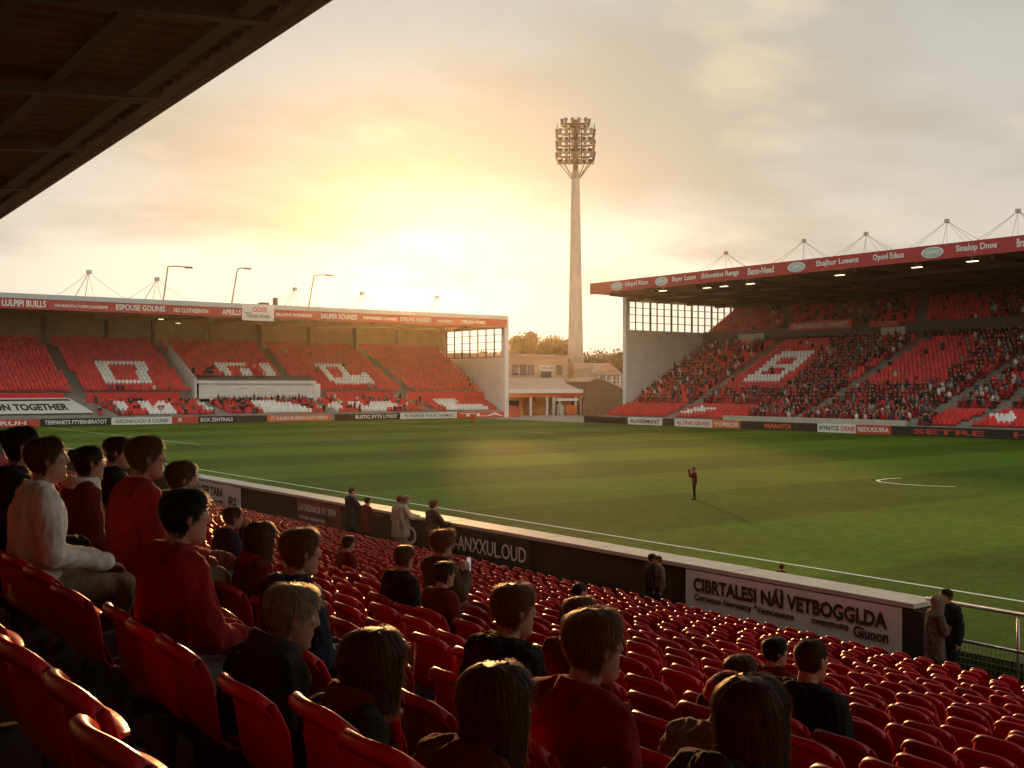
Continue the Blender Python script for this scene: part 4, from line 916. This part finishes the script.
P_(113, 436, 3, 36, 'man in black partly hidden behind the big man in a red jumper', who='man in black behind the red jumper', top='black', topname='jacket', hair='dark', seed=14, hood=True, lod=1, hyaw=-.3)
P_(140, 435, 2, 44, 'broad man in a red jumper with short reddish hair behind the front red fleece', who='broad man in the red jumper', s=1.12, top='red', hair='brown', legs='khaki', girth=1.2, seed=15, skin=1, lod=0, collar='red')
P_(177, 460, 3, 31, 'man with glasses peeping over the shoulder of the man in the red fleece', who='man with glasses', top='dred', topname='jacket', hair='brown', seed=16, scarf='stripe', glasses=True, lod=1)
P_(182, 487, 1, 49, 'dark haired man in a red fleece with jeans and hands on his knees', who='man in the red fleece', top='red', topname='jacket', collar='red', legs='stripe', hair='black', seed=17, lod=0, arms='knees', skin=0, lean=.09, hpitch=.02)
P_(232, 506, 5, 18, 'man in navy holding a hand to his mouth among the empty seats', who='man with hand to his mouth', top='navy', hair='brown', seed=18, arms='mouth', lod=1, lean=.2)
P_(260, 523, 3, 28, 'woman with long fair brown hair and a red coat in front of the navy jacket', who='long haired woman in a red coat', top='dred', topname='coat', hair='brown', style='long', seed=19, scarf='red', female=True, lod=0, hyaw=-.25)
P_(300, 527, 2, 45, 'short haired man in a navy blue jacket leaning back beside the red seats', who='man in the navy jacket', top='navy', topname='jacket', hair='red', legs='black', seed=20, hood=True, lod=0, girth=1.05)
P_(282, 583, 1, 68, 'grey haired older man in a dark coat bending his head forward', who='grey haired man', top='olive', topname='jacket', hair='grey', legs='black', style='short', seed=21, scarf='grey', lod=0, lean=.34, hpitch=.18, skin=1, s=.98, hyaw=-.15)
P_(368, 632, 1, 97, 'woman with brown bobbed hair in a dark coat close to the camera', who='woman with bobbed hair', top='olive', topname='coat', hair='brown', style='bob', seed=22, scarf='dred', female=True, lod=0, lean=.38, s=.92, hyaw=-.1)
P_(492, 665, 1, 75, 'woman with long brown hair and a red top at the bottom of the photo', who='woman with long brown hair', top='dred', hair='brown', style='long', seed=23, female=True, lod=0, lean=.40, s=.9, hyaw=-.35)
P_(587, 608, 2, 56, 'man in a red sweatshirt with short auburn hair seen from behind', who='man in the red sweatshirt', top='red', collar='red', hair='red', seed=24, lod=0, girth=1.15, skin=1, s=1.0, lean=.2, glasses=True, hyaw=-.1)
P_(510, 583, 3, 41, 'man in a black jacket with short fair hair in the middle of the photo', who='man in the black jacket', top='black', topname='jacket', hair='red', seed=25, hood=True, lod=0, s=1.0, lean=.12, hyaw=-.1)
P_(581, 596, 4, 41, 'auburn head showing just above the man in the red sweatshirt', who='auburn haired spectator', top='dred', hair='red', seed=26, lod=1)
P_(579.5, 581, 9, 16, 'balding man far down the rows above the auburn head', who='balding man', top='grey', hair='dark', style='bald', seed=27, lod=2)
P_(349, 535, 9, 14, 'small figure in dark red with short dark hair among empty seats', who='small figure in dark red', top='dred', hair='dark', seed=28, lod=2)
P_(404, 545, 6, 20, 'man in a black jacket with sunlit brown hair left of the person with a phone', who='sunlit man in black', top='black', topname='jacket', hair='brown', seed=29, hood=True, lod=1, hyaw=.3)
pw20, J20, H20 = P_(441, 532, 8, 18, 'person in a brown knitted hat holding a phone in both hands', who='person with the phone', top='brown', topname='jacket', hair='red', style='curly', seed=30, lod=1, arms='read', hat=('beanie', 'brown'))
P_(445, 561, 6, 21, 'round dark haired head low in the rows below the person with a phone', who='dark haired head', top='dred', hair='dark', seed=31, lod=1)
P_(776, 637, 8, 24, 'dark haired man with glasses left of the man in the dark padded jacket', who='dark haired man with glasses', top='dred', topname='jacket', hair='black', seed=32, lod=1, glasses=True, hyaw=-.4)
P_(808, 637, 6, 30, 'close cropped man in a dark padded jacket on the right', who='close cropped man', top='black', topname='jacket', hair='brown', style='buzz', seed=33, hood=True, lod=0, s=1.04, girth=1.1, lean=.1, legs='navy')
P_(741, 654, 5, 34, 'brown haired head just behind the red woollen hat', who='brown haired person by the red hat', top='grey', hair='brown', seed=34, lod=1, lean=.25)
P_(728, 668, 3, 45, 'child in a red woollen hat and grey striped coat', who='child in the red woollen hat', top='stripe', topname='coat', hair='dark', seed=35, lod=0, lean=.3, s=.88, hat=('beanie', 'knit'))
P_(745, 680, 2, 90, 'person with very long dark hair lit at the edge, bottom right of centre', who='person with very long dark hair', top='grey', topname='coat', hair='brown', style='long', seed=36, hood=True, female=True, lod=0, lean=.3, s=.95)
# standing at the wall and on the pitch
def stand(px, py, X, label, z0=None, rz_=0., **kw):
    """standing person whose head top is at (px, py) on the gangway at distance X"""
    u = (px-512)/F; d = X/(AX[0]+RX[0]*u); y = d*(AX[1]+RX[1]*u); z0 = WB if z0 is None else z0; zt = EYE-(py-386)/F*d
    return person((X, y, z0), rz_, label, s=max(.55, min(1.19, (zt-z0)/1.785)), pose='stand', group=kw.pop('group', 'people standing at the near wall'), **kw)
stand(350, 485, 18.95, 'man in a dark coat and dark hat standing at the wall', top='navy', topname='coat', legs='black', hair='dark', seed=40, lod=2, arms='wall', hat=('hat', 'black'))
stand(366, 497, 19.0, 'shorter person in dark red beside the man with the hat', top='dred', topname='coat', legs='black', hair='dark', seed=41, lod=2, arms='wall')
stand(398, 492, 18.9, 'person in a long beige coat with a reddish hood at the wall', top='beige', topname='coat', legs='beige', hair='red', seed=42, lod=2, arms='down', hat=('beanie', 'dred'))
stand(404, 489.5, 19.05, 'fair haired person in pale clothes half hidden behind the beige coat', top='beige', topname='coat', legs='beige', hair='fair', seed=43, lod=2, arms='wall', rz_=-.5)
stand(432, 498, 18.85, 'tall figure in a dark brown jacket with sunlit hair leaning on the wall', top='brown', topname='jacket', legs='black', hair='red', seed=44, lod=2, arms='wall', style='curly', girth=1.15)
stand(650, 553, 18.9, 'man in a dark coat, left one of the couple before the black wall', top='black', topname='coat', legs='black', hair='dark', seed=45, lod=2, arms='down', rz_=-.6)
stand(660, 555, 18.95, 'person in a mottled brown jacket, right one of the couple before the black wall', top='check', topname='jacket', legs='black', hair='brown', seed=46, lod=2, arms='down', rz_=2.6)
stand(935, 595, 18.7, 'person with grey fair hair in a tweed coat at the end of the wall', top='check', topname='coat', legs='brown', hair='grey', style='bob', seed=47, lod=1, arms='fold', rz_=-.6, girth=1.15)
stand(949, 588, 19.1, 'dark haired man in a black coat facing the person in tweed', top='black', topname='coat', legs='black', hair='black', seed=48, lod=1, arms='down', rz_=2.9)
stand(781, 568, 20.95, 'curly auburn head showing above the wall from the pitch side', z0=0, top='red', hair='red', style='curly', seed=49, lod=2, arms='down', group='people on the pitch')
p = onZ(694.5, 499.5, 0); person((p.x, p.y, 0), 2.4, 'man in a dark red jacket alone on the grass with raised hands', s=.84, pose='stand', top='dred', topname='jacket', legs='black', hair='brown', lod=2, seed=50, arms='photo', group='people on the pitch')
p = onZ(473.5, 425, 0); person((p.x, p.y, 0), -1.2, 'child in bright red standing before the end stand boards', s=.78, pose='stand', top='knit', legs='knit', hair='fair', lod=2, seed=51, arms='down', group='people on the pitch')
p = onZ(180, 427.5, 0); person((p.x, p.y, 0), -1.4, 'ball boy in white top and red trousers near the left goal boards', s=.80, pose='stand', top='white', legs='knit', hair='red', lod=2, seed=52, arms='down', group='people on the pitch')
p = onX(726, 420, 105.2); q = onX(957, 425, 104.8)
# ---------------------------------------------------------------- near seats
def seat_parts(nu=14):
    prof = [(-.118, .752), (-.130, .772), (-.128, .795), (-.110, .806), (-.092, .796), (-.082, .765), (-.066, .70), (-.045, .62), (-.022, .54), (0, .475), (.03, .44), (.085, .425)]
    pan = [(.092, .425), (.16, .424), (.25, .43), (.34, .44), (.39, .442), (.412, .432), (.418, .405), (.412, .375)]
    def sheet(pr, back, th, wf):
        vs = []; n = nu+1
        for i, (x, z) in enumerate(pr):
            for k in range(n):
                a = 2*k/nu-1; w = wf(i, z); y = a*w
                if back: h = max(0, (z-.44)/.36); vs.append((x+.055*a*a*min(1, h*1.4)+.012*(abs(a)**8), y, z-.052*h*abs(a)**4))
                else: vs.append((x, y, z+.018*a*a))
        mb = MB(); mb.add(vs, [(i*n+k, (i+1)*n+k, (i+1)*n+k+1, i*n+k+1) for i in range(len(pr)-1) for k in range(nu)])
        me = mb.mesh('seat_sheet', M['seat'], True); bm = bmesh.new(); bm.from_mesh(me); bmesh.ops.recalc_face_normals(bm, faces=bm.faces); bmesh.ops.solidify(bm, geom=bm.faces[:], thickness=th); 
        bmesh.ops.recalc_face_normals(bm, faces=bm.faces); bm.to_mesh(me); bm.free(); me.polygons.foreach_set('use_smooth', [True]*len(me.polygons)); return me
    b = sheet(prof, True, .007, lambda i, z: .160+.060*min(1, max(0, (.83-z))/.14)**.6 if z > .69 else .222+.006*min(1, (.69-z)/.2))
    p = sheet(pan, False, .007, lambda i, z: .224 if i < 4 else .224-.012*(i-3))
    lg = MB(); lg.box(.10, .30, -.025, .025, .30, .415); lg.tube([(.16, 0, .32), (.14, 0, .0)], .03, 8); lg.box(.06, .22, -.09, .09, .0, .012); lg.box(-.02, .12, -.02, .02, .33, .40)
    b.name = 'backrest'; p.name = 'seat_pan'
    up = p.copy(); R_ = Matrix.Translation((.075, 0, .43)) @ Matrix.Rotation(math.radians(-107), 4, 'Y') @ Matrix.Diagonal((.78, .94, 1, 1)) @ Matrix.Translation((-.092, 0, -.425)); up.transform(R_); up.name = 'seat_pan'
    return b, p, up, lg.mesh('support_leg', M['darksteel'])
sb_, sp_, su_, sl_ = seat_parts()
def seat_stuff(mb, x, y, z, r):
    pr = [(-.118, .752), (-.130, .778), (-.112, .804), (-.090, .79), (-.06, .68), (-.02, .53), (.03, .44), (.075, .45), (.03, .58), (-.01, .68)]; vs = []; nu = 6; n = nu+1
    yw = r.uniform(-.09, .09); dx = r.uniform(-.03, .03); dz = r.uniform(-.02, .015)
    for i, (px, pz) in enumerate(pr):
        w = .155 if i < 2 else .165 if i < 4 else .205 if i == 4 else .222
        for k in range(n):
            a = 2*k/nu-1; h = max(0, (pz-.44)/.36) if i < 7 else 0; xx = px+.055*a*a*min(1, h*1.4)+dx; yy = a*w
            vs.append((x+xx-yy*yw, y+yy+xx*yw, z+dz+pz-.052*h*abs(a)**4+(.018*a*a if i > 6 else 0)))
    mb.add(vs, [(i*n+k, (i+1)*n+k, (i+1)*n+k+1, i*n+k+1) for i in range(len(pr)-1) for k in range(nu)])
slots = []; SP = .5
for k in range(NR):
    X = RX_(k); off = rng.uniform(0, .5)
    occ = sorted([(y, w) for kk, y, w in SEATED if kk == k]); ys = []
    y = -22.5+off
    while y < 90: ys.append(y+rng.uniform(-.022, .022)); y += SP
    if k == NR-1: ys = []
    taken = {}
    for oy, w in occ:
        j = min(range(len(ys)), key=lambda i: abs(ys[i]-oy)); taken[j] = w; dlt = oy-ys[j]
        ys[j] += dlt*.75
    for j, yy in enumerate(ys):
        px, py = proj((X-.1, yy, FL(X)+.75)); d = X*AX[0]+yy*AX[1]
        lab = None
        if j in taken: lab = 'red seat taken by the '+taken[j]
        elif j-1 in taken: lab = 'empty red seat just beyond the %s' % taken[j-1]
        elif j+1 in taken: lab = 'empty red seat just before the %s' % taken[j+1]
        vis = -40 < px < 1064 and py < 810 and d > .5
        slots.append((d if vis else 1e5+d, k, X, yy, lab))
slots.sort(key=lambda t: t[0]); one = slots[:300]; rest = slots[300:]
proto = None; seen = set()
for i, (d, k, X, y, lab) in enumerate(one):
    if lab in seen: lab = None
    if lab: seen.add(lab)
    t = bpy.data.objects.new('stadium_seat', None); C.objects.link(t); t.location = (X, y, FL(X)); t.empty_display_size = .1
    t.rotation_euler = (0, rng.uniform(-.05, .05), rng.uniform(-.08, .08)); s = rng.uniform(.98, 1.03); t.scale = (s, s, s)
    tag(t, lab or 'empty red plastic seat in the near rows, no one in the seats on either side', 'seat', 'red plastic seats of the near stand')
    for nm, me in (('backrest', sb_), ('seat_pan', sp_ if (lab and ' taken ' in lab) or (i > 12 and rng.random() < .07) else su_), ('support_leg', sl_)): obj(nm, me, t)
sm = MB()
for d, k, X, y, lab in rest: seat_stuff(sm, X, y, FL(X), rng)
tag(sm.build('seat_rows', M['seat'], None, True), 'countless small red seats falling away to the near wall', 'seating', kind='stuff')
# phone held by the spectator
hw = pw20.matrix_basis; c = hw @ (J20['hip']+J20['up']*.50+J20['fwd']*.36)
ph = MB().box(-.005, .005, -.04, .04, -.075, .075, 0).box(-.0062, -.0051, -.036, .036, -.068, .068, 1)
tag(ph.build('phone', [M['black'], emit('phone_screen', (.7, .75, .9), .4)], None, loc=c), 'small lit phone held up by the person in the brown hat', 'phone')
# ---------------------------------------------------------------- sky, sun, air, camera
SUN_EL = math.radians(5.6); sd = ray(414, 386); saz = math.atan2(sd.x, sd.y)
SDIR = Vector((math.sin(saz)*math.cos(SUN_EL), math.cos(saz)*math.cos(SUN_EL), math.sin(SUN_EL)))
w = bpy.data.worlds.new('World'); SC.world = w; w.use_nodes = True; nt = w.node_tree; N = nt.nodes; L = nt.links
bg = N['Background']; sky = N.new('ShaderNodeTexSky'); sky.sky_type = 'NISHITA'; sky.sun_disc = False; sky.sun_elevation = SUN_EL; sky.sun_rotation = saz; sky.dust_density = 4; sky.air_density = 1.5
tc = N.new('ShaderNodeTexCoord'); G = tc.outputs['Generated']
def mth(op, a, b=None, c=None, clamp=False):
    n = N.new('ShaderNodeMath'); n.operation = op; n.use_clamp = clamp
    for i, v in enumerate((a, b, c)):
        if v is None: continue
        if isinstance(v, (int, float)): n.inputs[i].default_value = v
        else: L.new(v, n.inputs[i])
    return n.outputs[0]
def mrange(v, a, b, c, d, smooth=True):
    n = N.new('ShaderNodeMapRange'); n.interpolation_type = 'SMOOTHSTEP' if smooth else 'LINEAR'
    for k, x in zip(('From Min', 'From Max', 'To Min', 'To Max'), (a, b, c, d)): n.inputs[k].default_value = x
    L.new(v, n.inputs['Value']); return n.outputs['Result']
def vmix(f, a, b):
    n = N.new('ShaderNodeMix'); n.data_type = 'RGBA'
    for k, v in (('A', a), ('B', b)):
        if isinstance(v, tuple): n.inputs[k].default_value = (*v, 1)
        else: L.new(v, n.inputs[k])
    if isinstance(f, (int, float)): n.inputs['Factor'].default_value = f
    else: L.new(f, n.inputs['Factor'])
    return n.outputs['Result']
sx = N.new('ShaderNodeSeparateXYZ'); L.new(G, sx.inputs[0]); z = mth('MAXIMUM', sx.outputs['Z'], 0.)
dt = N.new('ShaderNodeVectorMath'); dt.operation = 'DOT_PRODUCT'; L.new(G, dt.inputs[0]); dt.inputs[1].default_value = SDIR; dot = dt.outputs['Value']
# cloud deck: direction projected on a layer overhead
inv = mth('DIVIDE', 1., mth('ADD', z, .16)); cx = N.new('ShaderNodeCombineXYZ'); L.new(mth('MULTIPLY', sx.outputs['X'], inv), cx.inputs[0]); L.new(mth('MULTIPLY', sx.outputs['Y'], inv), cx.inputs[1])
def cloud(scale, det, rough, off, dist=0.):
    mp = N.new('ShaderNodeMapping'); mp.inputs['Location'].default_value = off; mp.inputs['Rotation'].default_value = (0, 0, .6); mp.inputs['Scale'].default_value = (1, 1.3, 1); L.new(cx.outputs[0], mp.inputs[0])
    n = N.new('ShaderNodeTexNoise'); n.inputs['Scale'].default_value = scale; n.inputs['Detail'].default_value = det; n.inputs['Roughness'].default_value = rough; n.inputs['Distortion'].default_value = dist; L.new(mp.outputs[0], n.inputs[0]); return n.outputs['Fac']
c1 = cloud(1.05, 7, .5, (3.1, 1.2, 0)); c2 = cloud(1.9, 6, .5, (7.3, 4.4, 0))
elev = mrange(z, 0, .42, 0, 1)
toward = mrange(dot, .78, 1., 0, 1)
veil = vmix(elev, (.78, .71, .60), (.52, .535, .49))
cool = vmix(elev, (.66, .60, .50), (.50, .52, .48))
veil = vmix(toward, cool, veil)
deck = vmix(toward, (.455, .47, .42), (.53, .475, .37))
edge = mth('ADD', z, mth('MULTIPLY', mth('SUBTRACT', c1, .5), .22))
clear = mth('MULTIPLY', mrange(edge, .085, .150, 1., 0.), mrange(dot, .90, .985, 0., 1.)); veil = vmix(mth('MULTIPLY', clear, .9), veil, (1.0, .92, .74))
mask = mrange(c1, .40, .62, 0, .9); veil = vmix(mth('MULTIPLY', mask, mrange(edge, .10, .17, .1, 1)), veil, deck)
lit = mth('MULTIPLY', mrange(c2, .54, .70, 0, 1), mth('MULTIPLY', mrange(z, .1, .2, 0, 1), .55)); veil = vmix(lit, veil, (.86, .72, .52))
g1 = mth('POWER', mth('MAXIMUM', dot, 0.), 60.); g2 = mth('POWER', mth('MAXIMUM', dot, 0.), 420.)
def scl(col, f):
    n = N.new('ShaderNodeVectorMath'); n.operation = 'SCALE'
    if isinstance(col, tuple): n.inputs[0].default_value = col
    else: L.new(col, n.inputs[0])
    if isinstance(f, (int, float)): n.inputs['Scale'].default_value = f
    else: L.new(f, n.inputs['Scale'])
    return n.outputs[0]
def add(a, b):
    n = N.new('ShaderNodeVectorMath'); L.new(a, n.inputs[0]); L.new(b, n.inputs[1]); return n.outputs[0]
veil = add(veil, add(scl((.07, .06, .035), g1), scl((.22, .19, .13), g2)))
back = mrange(dot, -.2, -.9, 1., 1.9); veil = scl(veil, back)
tot = add(scl(veil, .92), scl(sky.outputs[0], .004))
L.new(tot, bg.inputs['Color']); bg.inputs['Strength'].default_value = 1.
sl_ = bpy.data.lights.new('sun', 'SUN'); sl_.energy = 4.9; sl_.angle = math.radians(4); sl_.color = (1, .47, .15)
so = bpy.data.objects.new('sun', sl_); C.objects.link(so); so.rotation_euler = (-SDIR).to_track_quat('-Z', 'Y').to_euler(); so.location = SDIR*400+Vector((60, 60, 0))
mb = MB().box(-25, 330, -80, 345, -2.2, 66.5); hm = bpy.data.materials.new('haze_air'); hm.use_nodes = True; n2 = hm.node_tree.nodes; n2.clear(); out = n2.new('ShaderNodeOutputMaterial'); pv = n2.new('ShaderNodeVolumePrincipled')
pv.inputs['Color'].default_value = (.95, .88, .76, 1); pv.inputs['Density'].default_value = .0001; pv.inputs['Anisotropy'].default_value = .87; hm.node_tree.links.new(pv.outputs[0], out.inputs['Volume'])
tag(mb.build('haze', hm), kind='stuff')
cam = bpy.data.cameras.new('camera'); co = bpy.data.objects.new('camera', cam); C.objects.link(co); SC.camera = co
cam.sensor_width = 36; cam.lens = 36*F/1024; cam.clip_end = 5000; cam.clip_start = .05; cam.shift_y = 2/1024
co.location = (0, 0, EYE); co.rotation_euler = (PI/2, 0, -math.radians(36.56))
SC.view_settings.view_transform = 'Standard'; SC.view_settings.look = 'None'; SC.view_settings.exposure = .12; SC.view_settings.gamma = 1
cy = SC.cycles; cy.max_bounces = 6; cy.diffuse_bounces = 3; cy.glossy_bounces = 2; cy.transmission_bounces = 3; cy.volume_bounces = 0; cy.transparent_max_bounces = 4
cy.use_denoising = True; cy.denoiser = 'OPENIMAGEDENOISE'; cy.sample_clamp_indirect = 6; cy.caustics_reflective = False; cy.caustics_refractive = False
